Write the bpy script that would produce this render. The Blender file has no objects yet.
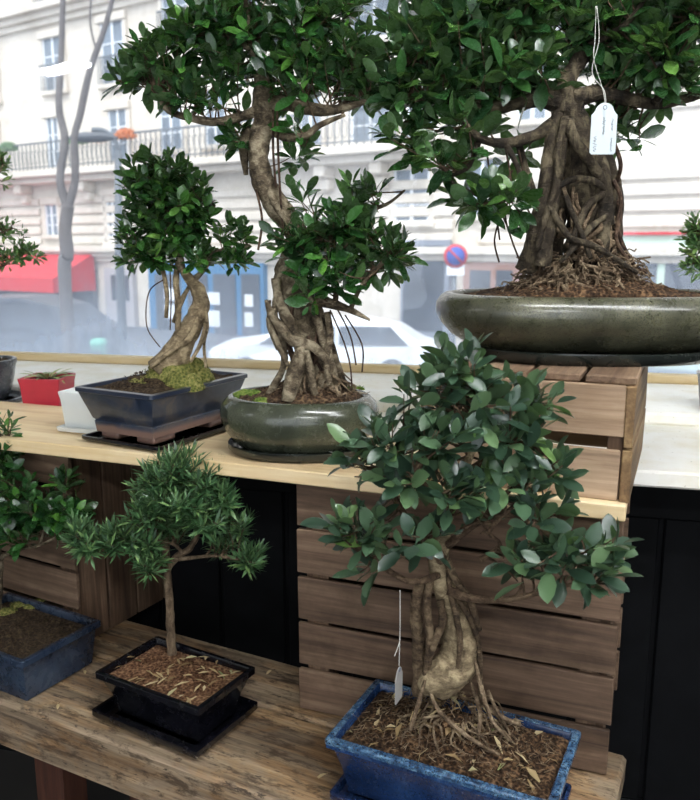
import bpy, math, random
from mathutils import Vector, Matrix, noise, Euler
R = math.radians
scene = bpy.context.scene
col = scene.collection

# ------------------------------------------------------------------ camera
H = 1.27                       # eye height above the shop floor
FPX = 800.0
PITCH = math.atan(155/FPX)
cp, sp = math.cos(PITCH), math.sin(PITCH)

def ray(u, v):
    x = (u-350)/FPX; y = -(v-400)/FPX
    return Vector((x, cp + y*sp, -sp + y*cp))
def P(u, v, z):                # point on the level plane z seen at (u,v)
    d = ray(u, v); t = (z-H)/d.z
    return Vector((d.x*t, d.y*t, z))
def Q(u, v, Y):                # point at depth Y seen at (u,v)
    d = ray(u, v); t = Y/d.y
    return Vector((d.x*t, Y, H + d.z*t))

cam_d = bpy.data.cameras.new('camera'); cam = bpy.data.objects.new('camera', cam_d); col.objects.link(cam)
cam.location = (0, 0, H); cam.rotation_euler = (math.pi/2 - PITCH, 0, 0)
cam_d.sensor_fit = 'HORIZONTAL'; cam_d.sensor_width = 36; cam_d.lens = 36*FPX/700
cam_d.clip_start = .02; cam_d.clip_end = 300
cam_d.dof.use_dof = True; cam_d.dof.focus_distance = 1.3; cam_d.dof.aperture_fstop = 8.0
scene.camera = cam
vs = scene.view_settings
vs.view_transform = 'Standard'; vs.look = 'None'; vs.gamma = 1; vs.use_curve_mapping = False
vs.exposure = 0.32

# ------------------------------------------------------------------ object helpers
def tag(o, label=None, cat=None, group=None, kind=None):
    if label: o['label'] = label
    if cat: o['category'] = cat
    if group: o['group'] = group
    if kind: o['kind'] = kind
    return o
def thing(name, label, cat, loc=(0, 0, 0), rz=0, group=None):
    o = bpy.data.objects.new(name, None); col.objects.link(o)
    o.empty_display_size = .05
    o.location = loc; o.rotation_euler = (0, 0, rz)
    return tag(o, label, cat, group)

class MB:
    def __init__(s): s.v = []; s.f = []; s.sm = []
    def add(s, vs_, fs, smooth=True, M=None):
        b = len(s.v)
        if M is not None: vs_ = [M @ Vector(p) for p in vs_]
        s.v.extend([tuple(p) for p in vs_])
        for f in fs: s.f.append(tuple(i+b for i in f)); s.sm.append(smooth)
        return s
    def box(s, x0, x1, y0, y1, z0, z1, M=None, bev=0.0, jit=0.0, rnd=None):
        # box with chamfered long edges
        if bev <= 0:
            v = [(x0,y0,z0),(x1,y0,z0),(x1,y1,z0),(x0,y1,z0),(x0,y0,z1),(x1,y0,z1),(x1,y1,z1),(x0,y1,z1)]
            return s.add(v, [(0,3,2,1),(4,5,6,7),(0,1,5,4),(1,2,6,5),(2,3,7,6),(3,0,4,7)], False, M)
        v = []; b = bev
        X = (x0, x1); Y = (y0, y1); Z = (z0, z1)
        idx = {}
        for i in (0,1):
            for j in (0,1):
                for k in (0,1):
                    sx = b if i == 0 else -b; sy = b if j == 0 else -b; sz = b if k == 0 else -b
                    jx = rnd.uniform(-jit, jit) if rnd else 0; jy = rnd.uniform(-jit, jit) if rnd else 0; jz = rnd.uniform(-jit, jit) if rnd else 0
                    x, y, z = X[i]+jx, Y[j]+jy, Z[k]+jz
                    idx[(i,j,k,'x')] = len(v); v.append((x, y+sy, z+sz))
                    idx[(i,j,k,'y')] = len(v); v.append((x+sx, y, z+sz))
                    idx[(i,j,k,'z')] = len(v); v.append((x+sx, y+sy, z))
        g = lambda *a: idx[a]
        f = []
        f.append((g(0,0,0,'x'),g(0,0,1,'x'),g(0,1,1,'x'),g(0,1,0,'x')))
        f.append((g(1,0,0,'x'),g(1,1,0,'x'),g(1,1,1,'x'),g(1,0,1,'x')))
        f.append((g(0,0,0,'y'),g(1,0,0,'y'),g(1,0,1,'y'),g(0,0,1,'y')))
        f.append((g(0,1,0,'y'),g(0,1,1,'y'),g(1,1,1,'y'),g(1,1,0,'y')))
        f.append((g(0,0,0,'z'),g(0,1,0,'z'),g(1,1,0,'z'),g(1,0,0,'z')))
        f.append((g(0,0,1,'z'),g(1,0,1,'z'),g(1,1,1,'z'),g(0,1,1,'z')))
        for a in (0,1):
            for b2 in (0,1):
                f.append((g(a,b2,0,'x'),g(a,b2,1,'x'),g(a,b2,1,'y'),g(a,b2,0,'y')))
                f.append((g(a,0,b2,'x'),g(a,1,b2,'x'),g(a,1,b2,'z'),g(a,0,b2,'z')))
                f.append((g(0,a,b2,'y'),g(1,a,b2,'y'),g(1,a,b2,'z'),g(0,a,b2,'z')))
        for k in idx:
            if k[3] == 'x': f.append((g(k[0],k[1],k[2],'x'),g(k[0],k[1],k[2],'y'),g(k[0],k[1],k[2],'z')))
        return s.add(v, f, False, M)
    def tube(s, pts, rad, n=8, nz=0.0, nsc=40.0, M=None, cap=True, seed=0):
        pts = [Vector(p) for p in pts]; m = len(pts)
        if not hasattr(rad, '__len__'): rad = [rad]*m
        T = []
        for i in range(m):
            t = pts[min(i+1, m-1)] - pts[max(i-1, 0)]
            T.append(t.normalized() if t.length > 1e-9 else Vector((0,0,1)))
        a = T[0].orthogonal().normalized(); v = []
        for i in range(m):
            a = (a - T[i]*a.dot(T[i]))
            a = a.normalized() if a.length > 1e-6 else T[i].orthogonal().normalized()
            b = T[i].cross(a)
            for k in range(n):
                th = 2*math.pi*k/n
                d = a*math.cos(th) + b*math.sin(th)
                r = rad[i]
                if nz: r *= 1 + nz*noise.noise((pts[i]+d*r+Vector((seed*3.1,0,0)))*nsc) + .35*nz*noise.noise((pts[i]+d*r)*nsc*3.1)
                v.append(pts[i] + d*r)
        f = []
        for i in range(m-1):
            for k in range(n):
                k2 = (k+1) % n
                f.append((i*n+k, i*n+k2, (i+1)*n+k2, (i+1)*n+k))
        if cap:
            f.append(tuple(range(n))[::-1]); f.append(tuple((m-1)*n+k for k in range(n)))
        return s.add(v, f, True, M)
    def build(s, name, mat, parent=None, local=False, kind=None, label=None):
        me = bpy.data.meshes.new(name)
        off = Vector((0,0,0)) if (local or parent is None) else parent_off(parent)
        v = [(p[0]-off.x, p[1]-off.y, p[2]-off.z) for p in s.v] if off.length else s.v
        me.from_pydata(v, [], s.f); me.update()
        me.polygons.foreach_set('use_smooth', s.sm)
        me.materials.append(mat)
        o = bpy.data.objects.new(name, me); col.objects.link(o)
        if parent: o.parent = parent
        if kind: o['kind'] = kind
        if label: o['label'] = label
        return o
def parent_off(p):
    v = Vector((0,0,0))
    while p is not None: v = v + Vector(p.location); p = p.parent
    return v

def spline(pts, rads, sub=6):
    pts = [Vector(p) for p in pts]; n = len(pts); out = []; ro = []
    for i in range(n-1):
        p0 = pts[max(i-1,0)]; p1 = pts[i]; p2 = pts[i+1]; p3 = pts[min(i+2,n-1)]
        for k in range(sub):
            t = k/sub
            out.append(.5*((2*p1)+(p2-p0)*t+(2*p0-5*p1+4*p2-p3)*t*t+(3*p1-p0-3*p2+p3)*t**3))
            ro.append(rads[i]*(1-t)+rads[i+1]*t)
    out.append(pts[-1]); ro.append(rads[-1])
    return out, ro

def outline(hx, hy, rc, n=10, power=None):
    pts = []
    if power:
        N = 72
        for k in range(N):
            t = 2*math.pi*k/N; c, s_ = math.cos(t), math.sin(t)
            pts.append((hx*math.copysign(abs(c)**(2/power), c), hy*math.copysign(abs(s_)**(2/power), s_)))
        return pts
    rc = min(rc, hx*.98, hy*.98)
    for cx, cy, a0 in ((hx-rc, hy-rc, 0), (-hx+rc, hy-rc, 90), (-hx+rc, -hy+rc, 180), (hx-rc, -hy+rc, 270)):
        for k in range(n+1):
            a = R(a0 + 90*k/n); pts.append((cx+rc*math.cos(a), cy+rc*math.sin(a)))
    return pts
def loft(mb, prof, hx, hy, rc, power=None, M=None, n=6, cap=True, close=False):
    """prof: list of (offset, z) : outline grown by offset"""
    v = []; N = None
    for off, z in prof:
        o = outline(hx+off, hy+off, max(rc+off*.6, .001), n, power); N = len(o)
        v += [(x, y, z) for x, y in o]
    f = []
    for i in range(len(prof)-1):
        for k in range(N):
            k2 = (k+1) % N
            f.append((i*N+k, i*N+k2, (i+1)*N+k2, (i+1)*N+k))
    if cap:
        f.append(tuple(range(N))[::-1]); f.append(tuple((len(prof)-1)*N+k for k in range(N)))
    mb.add(v, f, True, M)
    return mb
def edge_smooth(o, ang=35):
    # sharp edges by angle so flats stay flat
    me = o.data
    import bmesh
    bm = bmesh.new(); bm.from_mesh(me)
    for e in bm.edges:
        if len(e.link_faces) == 2 and e.calc_face_angle(0) > R(ang): e.smooth = False
    bm.to_mesh(me); bm.free()
    return o

# ------------------------------------------------------------------ materials
def rgb(r, g, b):
    f = lambda c: (c/255/12.92) if c/255 <= .04045 else ((c/255+.055)/1.055)**2.4
    return (f(r), f(g), f(b), 1)
class NT:
    def __init__(s, name):
        s.m = bpy.data.materials.new(name); s.m.use_nodes = True
        s.t = s.m.node_tree; s.t.nodes.clear()
        s.out = s.t.nodes.new('ShaderNodeOutputMaterial')
    def n(s, typ, ins=None, **kw):
        nd = s.t.nodes.new(typ)
        for k, v in kw.items(): setattr(nd, k, v)
        for k, v in (ins or {}).items():
            if isinstance(v, bpy.types.NodeSocket): s.t.links.new(v, nd.inputs[k])
            else: nd.inputs[k].default_value = v
        return nd
    def ramp(s, fac, stops, interp='LINEAR'):
        nd = s.t.nodes.new('ShaderNodeValToRGB'); s.t.links.new(fac, nd.inputs[0])
        cr = nd.color_ramp; cr.interpolation = interp
        while len(cr.elements) < len(stops): cr.elements.new(.5)
        for e, (p, c) in zip(cr.elements, stops): e.position = p; e.color = c
        return nd.outputs[0]
    def math(s, op, a, b=0.0, clamp=False):
        nd = s.t.nodes.new('ShaderNodeMath'); nd.operation = op; nd.use_clamp = clamp
        for i, x in enumerate((a, b)):
            if isinstance(x, bpy.types.NodeSocket): s.t.links.new(x, nd.inputs[i])
            else: nd.inputs[i].default_value = x
        return nd.outputs[0]
    def mix(s, fac, a, b, blend='MIX'):
        nd = s.t.nodes.new('ShaderNodeMix'); nd.data_type = 'RGBA'; nd.blend_type = blend
        for i, x in ((0, fac), (6, a), (7, b)):
            if isinstance(x, bpy.types.NodeSocket): s.t.links.new(x, nd.inputs[i])
            else: nd.inputs[i].default_value = x
        return nd.outputs[2]
    def coords(s, scale=(1,1,1), out='Object', rnd=False):
        tc = s.n('ShaderNodeTexCoord')
        mp = s.n('ShaderNodeMapping', {'Vector': tc.outputs[out], 'Scale': scale})
        if rnd:
            oi = s.n('ShaderNodeObjectInfo')
            c = s.n('ShaderNodeCombineXYZ', {0: s.math('MULTIPLY', oi.outputs['Random'], 37.0), 1: s.math('MULTIPLY', oi.outputs['Random'], 91.0), 2: s.math('MULTIPLY', oi.outputs['Random'], 53.0)})
            s.t.links.new(c.outputs[0], mp.inputs['Location'])
        return mp.outputs[0]
    def noise(s, vec, scale, detail=4, rough=.55, dist=0.0):
        return s.n('ShaderNodeTexNoise', {'Vector': vec, 'Scale': scale, 'Detail': detail, 'Roughness': rough, 'Distortion': dist}).outputs['Fac']
    def bump(s, h, strength=.3, dist=.002, normal=None):
        ins = {'Height': h, 'Strength': strength, 'Distance': dist}
        if normal is not None: ins['Normal'] = normal
        return s.n('ShaderNodeBump', ins).outputs[0]
    def pbr(s, color, rough=.5, normal=None, **kw):
        ins = {'Base Color': color, 'Roughness': rough}
        if normal is not None: ins['Normal'] = normal
        for k, v in kw.items(): ins[k.replace('_', ' ')] = v
        nd = s.n('ShaderNodeBsdfPrincipled', ins)
        s.t.links.new(nd.outputs[0], s.out.inputs[0])
        return nd
    def surf(s, sock): s.t.links.new(sock, s.out.inputs[0]); return s.m

def plain(name, c, rough=.6, bump=0, sc=60, var=.12, **kw):
    t = NT(name); co = t.coords()
    nf = t.noise(co, sc, 3)
    d = tuple(x*(1-var) for x in c[:3])+(1,); l = tuple(min(1, x*(1+var)) for x in c[:3])+(1,)
    cc = t.ramp(nf, [(.3, d), (.7, l)])
    t.pbr(cc, rough, t.bump(nf, bump, .001) if bump else None, **kw)
    return t.m

def wood(name, dark, mid, light, axis='X', rough=.65, bump=.35, stain=None, sc=1.0):
    t = NT(name)
    s_ = {'X': (2.2, 34, 34), 'Y': (34, 2.2, 34), 'Z': (34, 34, 2.2)}[axis]
    s2 = {'X': (6, 130, 130), 'Y': (130, 6, 130), 'Z': (130, 130, 6)}[axis]
    co = t.coords(tuple(x*sc for x in s_), rnd=True)
    co2 = t.coords(tuple(x*sc for x in s2), rnd=True)
    co3 = t.coords((1,1,1), rnd=True)
    a = t.noise(co, 1.0, 6, .6, .6); b = t.noise(co2, 1.0, 3, .6); c3 = t.noise(co3, 7.0, 6, .7)
    f = t.math('ADD', t.math('MULTIPLY', a, .58), t.math('ADD', t.math('MULTIPLY', b, .26), t.math('MULTIPLY', c3, .16)))
    colr = t.ramp(f, [(.34, dark), (.49, mid), (.64, light)])
    oi = t.n('ShaderNodeObjectInfo')
    hv = t.n('ShaderNodeHueSaturation', {'Color': colr, 'Value': t.math('ADD', t.math('MULTIPLY', oi.outputs['Random'], .30), .85), 'Saturation': 1.0})
    colr = hv.outputs[0]
    if stain:
        colr = t.mix(t.ramp(c3, [(.45, (0,0,0,1)), (.62, (1,1,1,1))]), colr, stain, 'MULTIPLY')
    t.pbr(colr, t.math('ADD', t.math('MULTIPLY', b, .2), rough-.1), t.bump(f, bump, .0015), Specular_IOR_Level=.3)
    return t.m

W_CR_X = wood('crate_wood', rgb(54,42,33), rgb(100,80,64), rgb(134,112,91), 'X', .75, .7, (.60,.58,.56,1))
W_CR_Z = wood('crate_wood_upright', rgb(50,38,30), rgb(96,76,60), rgb(136,112,90), 'Z', .75, .5, (.7,.64,.6,1))
W_CR_Y = wood('crate_wood_depth', rgb(72,56,44), rgb(126,102,82), rgb(166,142,116), 'Y', .75, .5, (.74,.70,.66,1))
W_CR_YEL = wood('crate_wood_pale', rgb(76,58,40), rgb(124,98,68), rgb(168,140,100), 'Y', .7, .3)
W_UP_X = wood('crate_wood_light_brown', rgb(92,74,58), rgb(154,130,106), rgb(190,166,140), 'X', .75, .5, (.82,.78,.74,1))
W_SHELF = wood('shelf_pine', rgb(196,166,124), rgb(222,198,156), rgb(236,218,182), 'X', .5, .15, (.92,.88,.80,1), .7)
W_BENCH = wood('bench_oak', rgb(66,48,34), rgb(132,106,78), rgb(176,150,118), 'X', .6, .55, (.5,.47,.45,1), .8)
def weathered():
    t = NT('weathered_bench_timber')
    a = t.noise(t.coords((1.6,24,24), rnd=True), 1.0, 7, .65, .7); b = t.noise(t.coords((7,150,150), rnd=True), 1.0, 4, .65)
    g = t.noise(t.coords((2.4,7,7), rnd=True), 1.6, 6, .7, .8); d = t.noise(t.coords((3,9,9)), 5.5, 6, .75, .3); k = t.noise(t.coords((14,40,40)), 2.2, 4, .7)
    f = t.math('ADD', t.math('MULTIPLY', a, .6), t.math('MULTIPLY', b, .4))
    cc = t.ramp(f, [(.34, rgb(74,54,36)), (.47, rgb(126,98,68)), (.58, rgb(168,138,102)), (.68, rgb(204,178,140))])
    grey = t.ramp(f, [(.36, rgb(84,72,60)), (.5, rgb(132,116,96)), (.64, rgb(168,150,126))])
    cc = t.mix(t.ramp(g, [(.42, (0,0,0,1)), (.54, (.9,.9,.9,1))]), cc, grey)
    cc = t.mix(t.ramp(d, [(.50, (0,0,0,1)), (.62, (.8,.8,.8,1))]), cc, rgb(58,44,32))
    cc = t.mix(t.ramp(k, [(.61, (0,0,0,1)), (.67, (.8,.8,.8,1))]), cc, rgb(38,30,24))
    t.pbr(cc, .62, t.bump(t.math('ADD', f, t.math('MULTIPLY', d, .4)), .7, .002), Specular_IOR_Level=.3); return t.m
W_BENCH = weathered()
W_DARK = wood('dark_red_timber', rgb(40,22,16), rgb(70,42,32), rgb(90,58,44), 'Z', .7, .3)
W_FRAME = wood('window_timber', rgb(190,160,110), rgb(222,198,150), rgb(235,215,175), 'X', .5, .1, None, .5)

def glaze(name, c1, c2, c3, rough=.18, speck=None, sc=14, bump=.15):
    t = NT(name); co = t.coords()
    a = t.noise(co, sc, 4, .6, .4); b = t.noise(co, 420, 2, .6); w = t.noise(co, 48, 4, .7)
    cc = t.ramp(a, [(.32, c1), (.5, c2), (.7, c3)])
    if speck: cc = t.mix(t.ramp(b, [(.52, (0,0,0,1)), (.62, (1,1,1,1))]), cc, speck)
    rg = t.ramp(w, [(.4, (rough,)*3+(1,)), (.75, (min(1, rough+.25),)*3+(1,))])
    t.pbr(cc, rg, t.bump(t.math('ADD', a, t.math('MULTIPLY', b, .25)), bump, .0012), Specular_IOR_Level=.55, Coat_Weight=.25, Coat_Roughness=.12)
    return t.m
G_OLIVE = glaze('olive_glaze', rgb(54,54,42), rgb(80,80,62), rgb(108,106,84), .24, rgb(46,46,36))
G_OLIVE2 = glaze('dark_olive_glaze', rgb(40,44,36), rgb(66,70,56), rgb(86,88,70), .15, rgb(54,58,46))
G_BLACKGREEN = glaze('black_green_glaze', rgb(20,24,22), rgb(30,35,32), rgb(44,48,42), .14)
G_NAVY = glaze('navy_black_glaze', rgb(6,7,11), rgb(10,11,17), rgb(18,18,26), .14)
G_BLUE = glaze('blue_glaze', rgb(18,34,64), rgb(30,56,98), rgb(52,84,130), .16, rgb(28,40,66), 10)
G_BLUERIM = glaze('speckled_blue_glaze', rgb(26,44,70), rgb(58,92,126), rgb(116,150,172), .2, rgb(24,30,40), 90, .3)
G_SLATE = glaze('slate_blue_glaze', rgb(18,26,38), rgb(32,44,62), rgb(52,66,84), .22, None, 12)
G_GREY = glaze('grey_glaze', rgb(44,48,54), rgb(66,70,76), rgb(90,94,98), .2)
def two_tone():
    t = NT('worn_navy_glaze'); co = t.coords()
    a = t.noise(co, 16, 5, .65, .6); b = t.noise(co, 5, 4, .6)
    cc = t.ramp(a, [(.36, rgb(30,40,58)), (.5, rgb(50,60,78)), (.62, rgb(84,80,80))])
    sep = t.n('ShaderNodeSeparateXYZ', {0: t.n('ShaderNodeTexCoord').outputs['Object']})
    z = t.math('ADD', sep.outputs[2], t.math('MULTIPLY', a, .016))
    band = t.ramp(z, [(.032, (1,1,1,1)), (.037, (0,0,0,1))])
    cc = t.mix(band, cc, rgb(122,96,84))
    rim = t.ramp(sep.outputs[2], [(.088, (0,0,0,1)), (.092, (1,1,1,1))])
    cc = t.mix(rim, cc, rgb(34,42,58))
    t.pbr(cc, .28, t.bump(a, .25, .0015), Coat_Weight=.3, Coat_Roughness=.15)
    return t.m
G_WORN = two_tone()

def soil_mat(name, c1, c2, c3, c4):
    t = NT(name); co = t.coords()
    a = t.noise(co, 60, 6, .7); b = t.noise(co, 260, 4, .7); v = t.n('ShaderNodeTexVoronoi', {'Vector': co, 'Scale': 190.0})
    f = t.math('ADD', t.math('MULTIPLY', a, .5), t.math('MULTIPLY', b, .5))
    cc = t.ramp(t.math('ADD', t.math('MULTIPLY', f, .75), t.math('MULTIPLY', v.outputs['Distance'], .32)), [(.34, c1), (.46, c2), (.56, c3), (.68, c4)])
    t.pbr(cc, .95, t.bump(t.math('ADD', f, t.math('MULTIPLY', v.outputs['Distance'], .5)), .9, .004), Specular_IOR_Level=.15)
    return t.m
SOIL = soil_mat('brown_soil', rgb(26,20,15), rgb(50,38,29), rgb(74,58,44), rgb(118,96,72))
SOIL_RED = soil_mat('red_brown_soil', rgb(42,28,20), rgb(80,54,38), rgb(110,80,58), rgb(152,120,92))
SOIL_BR = soil_mat('mulchy_soil', rgb(24,18,14), rgb(46,34,25), rgb(72,54,39), rgb(122,96,70))
SOIL_DK = soil_mat('dark_soil', rgb(26,20,16), rgb(44,34,26), rgb(62,50,38), rgb(90,76,56))
MOSS = soil_mat('moss', rgb(52,58,28), rgb(84,90,44), rgb(116,116,62), rgb(146,138,88))
MOSS_G = soil_mat('green_moss', rgb(44,62,24), rgb(72,96,36), rgb(100,124,52), rgb(130,138,76))

def bark(name, c1, c2, c3, sc=1.0, ring=True):
    t = NT(name)
    co = t.coords((1,1,1.15) if ring else (1,1,.4))
    a = t.noise(co, 55*sc, 6, .68, .5); b = t.noise(t.coords(), 18*sc, 4, .6)
    lent = t.noise(t.coords((1,1,3.2)), 120*sc, 4, .65)
    f = t.math('ADD', t.math('MULTIPLY', a, .6), t.math('MULTIPLY', b, .4))
    cc = t.ramp(f, [(.40, c1), (.5, c2), (.60, c3)])
    cc = t.mix(t.ramp(lent, [(.58, (0,0,0,1)), (.74, (.5,.5,.5,1))]), cc, tuple(min(1, x*1.35) for x in c3[:3])+(1,))
    t.pbr(cc, .8, t.bump(t.math('ADD', f, t.math('MULTIPLY', lent, .6)), 1.0, .006), Specular_IOR_Level=.25)
    return t.m
BARK_A = bark('dark_ficus_bark', rgb(24,19,15), rgb(56,48,37), rgb(104,94,74), 1.0, False)
BARK_B = bark('ficus_bark', rgb(50,42,32), rgb(100,88,70), rgb(156,144,120))
BARK_F = bark('pale_bulbous_bark', rgb(84,72,54), rgb(132,116,90), rgb(182,164,130))
BARK_D = bark('podocarpus_bark', rgb(60,48,36), rgb(98,82,64), rgb(136,118,96), 1.2, False)
TWIG = bark('twig_bark', rgb(56,42,32), rgb(88,70,54), rgb(124,104,82), 1.5)
BARK_S = bark('brown_strand_bark', rgb(50,40,30), rgb(88,72,55), rgb(128,110,86), 1.3)
ROOT = bark('root_bark', rgb(70,56,42), rgb(112,94,74), rgb(156,138,112), 1.5)
ROOT_DK = bark('hanging_root_bark', rgb(44,32,26), rgb(76,58,46), rgb(108,88,70), 1.5)

def leafmat(name, stops, rough=.27, trans=.16, tcol=(.25,.5,.08,1), back=None):
    t = NT(name)
    g = t.n('ShaderNodeNewGeometry')
    cc = t.ramp(g.outputs['Random Per Island'], stops)
    back = back or rgb(96,122,84)
    cb = t.mix(g.outputs['Backfacing'], cc, back)
    cb = t.mix(t.math('MULTIPLY', g.outputs['Backfacing'], .55), cc, back)
    nf = t.noise(t.coords(), 150, 2)
    p = t.pbr(cb, t.math('ADD', t.math('MULTIPLY', nf, .18), rough-.09), t.bump(nf, .12, .001), Specular_IOR_Level=.62)
    tr = t.n('ShaderNodeBsdfTranslucent', {'Color': t.mix(.5, cc, tcol)})
    mx = t.n('ShaderNodeMixShader', {0: trans, 1: p.outputs[0], 2: tr.outputs[0]})
    t.surf(mx.outputs[0]); return t.m
L_A = leafmat('ficus_leaf', [(0, rgb(24,48,28)), (.5, rgb(38,72,38)), (.85, rgb(56,96,46)), (1, rgb(96,134,62))])
L_B = leafmat('ficus_leaf_green', [(0, rgb(20,46,24)), (.5, rgb(34,70,34)), (.85, rgb(54,100,44)), (1, rgb(92,142,58))])
L_C = leafmat('small_ficus_leaf', [(0, rgb(22,50,24)), (.5, rgb(42,82,38)), (.85, rgb(70,116,50)), (1, rgb(112,150,72))])
L_F = leafmat('grey_green_ficus_leaf', [(0, rgb(34,54,42)), (.5, rgb(50,74,56)), (.82, rgb(72,98,72)), (.97, rgb(96,124,80)), (1, rgb(120,156,80))], .33, .1)
L_D = leafmat('podocarpus_leaf', [(0, rgb(38,66,40)), (.5, rgb(62,98,60)), (.85, rgb(96,130,84)), (1, rgb(134,164,100))], .4, .1)
L_G = leafmat('small_pale_leaf', [(0, rgb(44,76,44)), (.5, rgb(74,110,62)), (.85, rgb(112,142,80)), (1, rgb(160,176,104))], .4, .25)
DRY = leafmat('dry_leaf', [(0, rgb(120,96,60)), (.4, rgb(164,142,100)), (.8, rgb(196,180,140)), (1, rgb(84,112,52))], .7, .1, (.5,.4,.2,1), rgb(190,176,140))
SUCC = leafmat('succulent_leaf', [(0, rgb(130,150,88)), (.6, rgb(176,186,124)), (1, rgb(206,200,164))], .4, .15)

WHITE_PL = plain('white_plastic', rgb(222,226,224), .35, 0, 20, .02)
RED_PL = plain('red_glazed_ceramic', rgb(178,44,62), .3, 0, 20, .06)
CARD = plain('white_card', rgb(200,210,212), .6, 0, 20, .02)
INK = plain('pencil_ink', rgb(96,104,118), .8, 0, 50, .05)
STRING = plain('white_string', rgb(206,204,196), .8, 0, 50, .05)
BLACKWALL = plain('black_painted_panel', rgb(9,10,12), .7, .2, 18, .35, Specular_IOR_Level=.12)
SILL = None
def sill_mat():
    t = NT('white_painted_sill'); co = t.coords()
    a = t.noise(co, 9, 5, .65); b = t.noise(co, 120, 3, .6)
    cc = t.ramp(a, [(.35, rgb(238,232,214)), (.6, rgb(248,246,238))])
    cc = t.mix(t.ramp(b, [(.68, (0,0,0,1)), (.74, (1,1,1,1))]), cc, rgb(150,140,118))
    t.pbr(cc, .6, t.bump(a, .2, .002)); return t.m
SILL = sill_mat()

# ------------------------------------------------------------------ plant generator
UP = Vector((0,0,1))
def leaf(mb, p, d, up, L, W, rnd, curl=.25, fold=.22, seg=3):
    """one folded, curved leaf: base p, direction d, upper side up"""
    d = d.normalized(); up = (up - d*up.dot(d))
    up = up.normalized() if up.length > 1e-4 else d.orthogonal().normalized()
    s = d.cross(up)
    st = ((.0, .07), (.10, .12), (.28, .66), (.54, 1.0), (.80, .78), (.93, .36)) if seg == 3 else ((.0, .3), (.5, 1.0))
    v = []; c = curl*rnd.uniform(.3, 1.5); tw = rnd.uniform(-.25, .25)
    for t, w in st:
        q = p + d*(L*t*(1-.15*c*t)) - up*(L*c*t*t*.5)
        s2 = s*math.cos(tw*t) + up*math.sin(tw*t)
        hw = W*.5*w
        v += [q - s2*hw + up*hw*fold, q, q + s2*hw + up*hw*fold]
    v.append(p + d*(L*(1-.15*c)) - up*(L*c*.56))
    n = len(st); f = []
    for i in range(n-1):
        a = i*3
        f += [(a, a+1, a+4, a+3), (a+1, a+2, a+5, a+4)]
    a = (n-1)*3
    f += [(a, a+1, a+3), (a+1, a+2, a+3)]
    mb.add(v, f)

def rv(rnd): 
    while True:
        v = Vector((rnd.uniform(-1,1), rnd.uniform(-1,1), rnd.uniform(-1,1)))
        if .01 < v.length < 1: return v

def foliage(skel, blobs, rnd, fol, tw, L=.04, W=.019, nleaf=(6, 9), spacing=.005, tip_up=.5, twr=.0009, narrow=False, reach=.25, shell=2.6):
    """blobs: (u, v, Y, ru, rv, rd, n)  pixel position, depth, pixel radii, depth radius, number of shoots"""
    for (u, v, Y, ru, rv_, rd, n) in blobs:
        c = Q(u, v, Y); px = Y/FPX*.985
        for _ in range(max(2, round(n*DENS))):
            k = rv(rnd)
            if k.z < -.25 and rnd.random() < .6: k.z = -k.z
            k = k.normalized()*(rnd.random()**(1/shell))
            tip = c + Vector((k.x*ru*px, k.y*rd, k.z*rv_*px))
            # anchor on skeleton, biased to points below / inward
            best = None; bd = 1e9
            for s_ in rnd.sample(skel, min(len(skel), 40)):
                dd = (s_[0]-tip).length + max(0, s_[0].z - tip.z)*1.2
                if dd < bd: bd = dd; best = s_[0]
            base = best
            out = Vector((k.x, k.y*.8, k.z)).normalized()
            d = (out*.8 + UP*tip_up + rv(rnd)*.35 + (tip-base).normalized()*.4).normalized()
            ln = (tip-base).length
            mid = base.lerp(tip, .55) - d*min(ln*.12, .03) + rv(rnd)*ln*.07
            pts, rr = spline([base, mid, tip], [twr*1.9, twr*1.3, twr*.7], 4)
            if ln > reach: pts = pts[len(pts)//2:]; rr = rr[len(rr)//2:]
            tw.tube(pts, rr, 4, cap=False)
            a = d.orthogonal().normalized(); b = d.cross(a)
            m = rnd.randint(*nleaf); ph = rnd.random()*6.28
            for i in range(m):
                th = ph + i*2.4 + rnd.uniform(-.3, .3)
                back = i*spacing*rnd.uniform(.8, 1.3)
                q = tip - (d*back if back < ln*.9 else d*ln*.9)
                rad = a*math.cos(th) + b*math.sin(th)
                ang = R((14 + 66*min(1, (i+.3)/m*1.15)) + rnd.uniform(-10, 10))
                ld = d*math.cos(ang) + rad*math.sin(ang)
                upv = d*.9 + UP*.5 - rad*.1 + rv(rnd)*.25
                s_ = rnd.uniform(.72, 1.12) * (.62 if i == 0 else (.85 if i == 1 else 1))
                leaf(fol, q + ld*.002, ld, upv, L*s_, W*s_*rnd.uniform(.88, 1.12), rnd, .22 if not narrow else .12, .24, 3 if not narrow else 2)

DENS = .78
def skeleton(branches):
    """branches: list of (pts[(u,v,Y)], radii) -> world polylines"""
    out = []
    for pts, rads in branches:
        out.append(spline([Q(*p) for p in pts], rads, 6))
    return out

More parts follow.
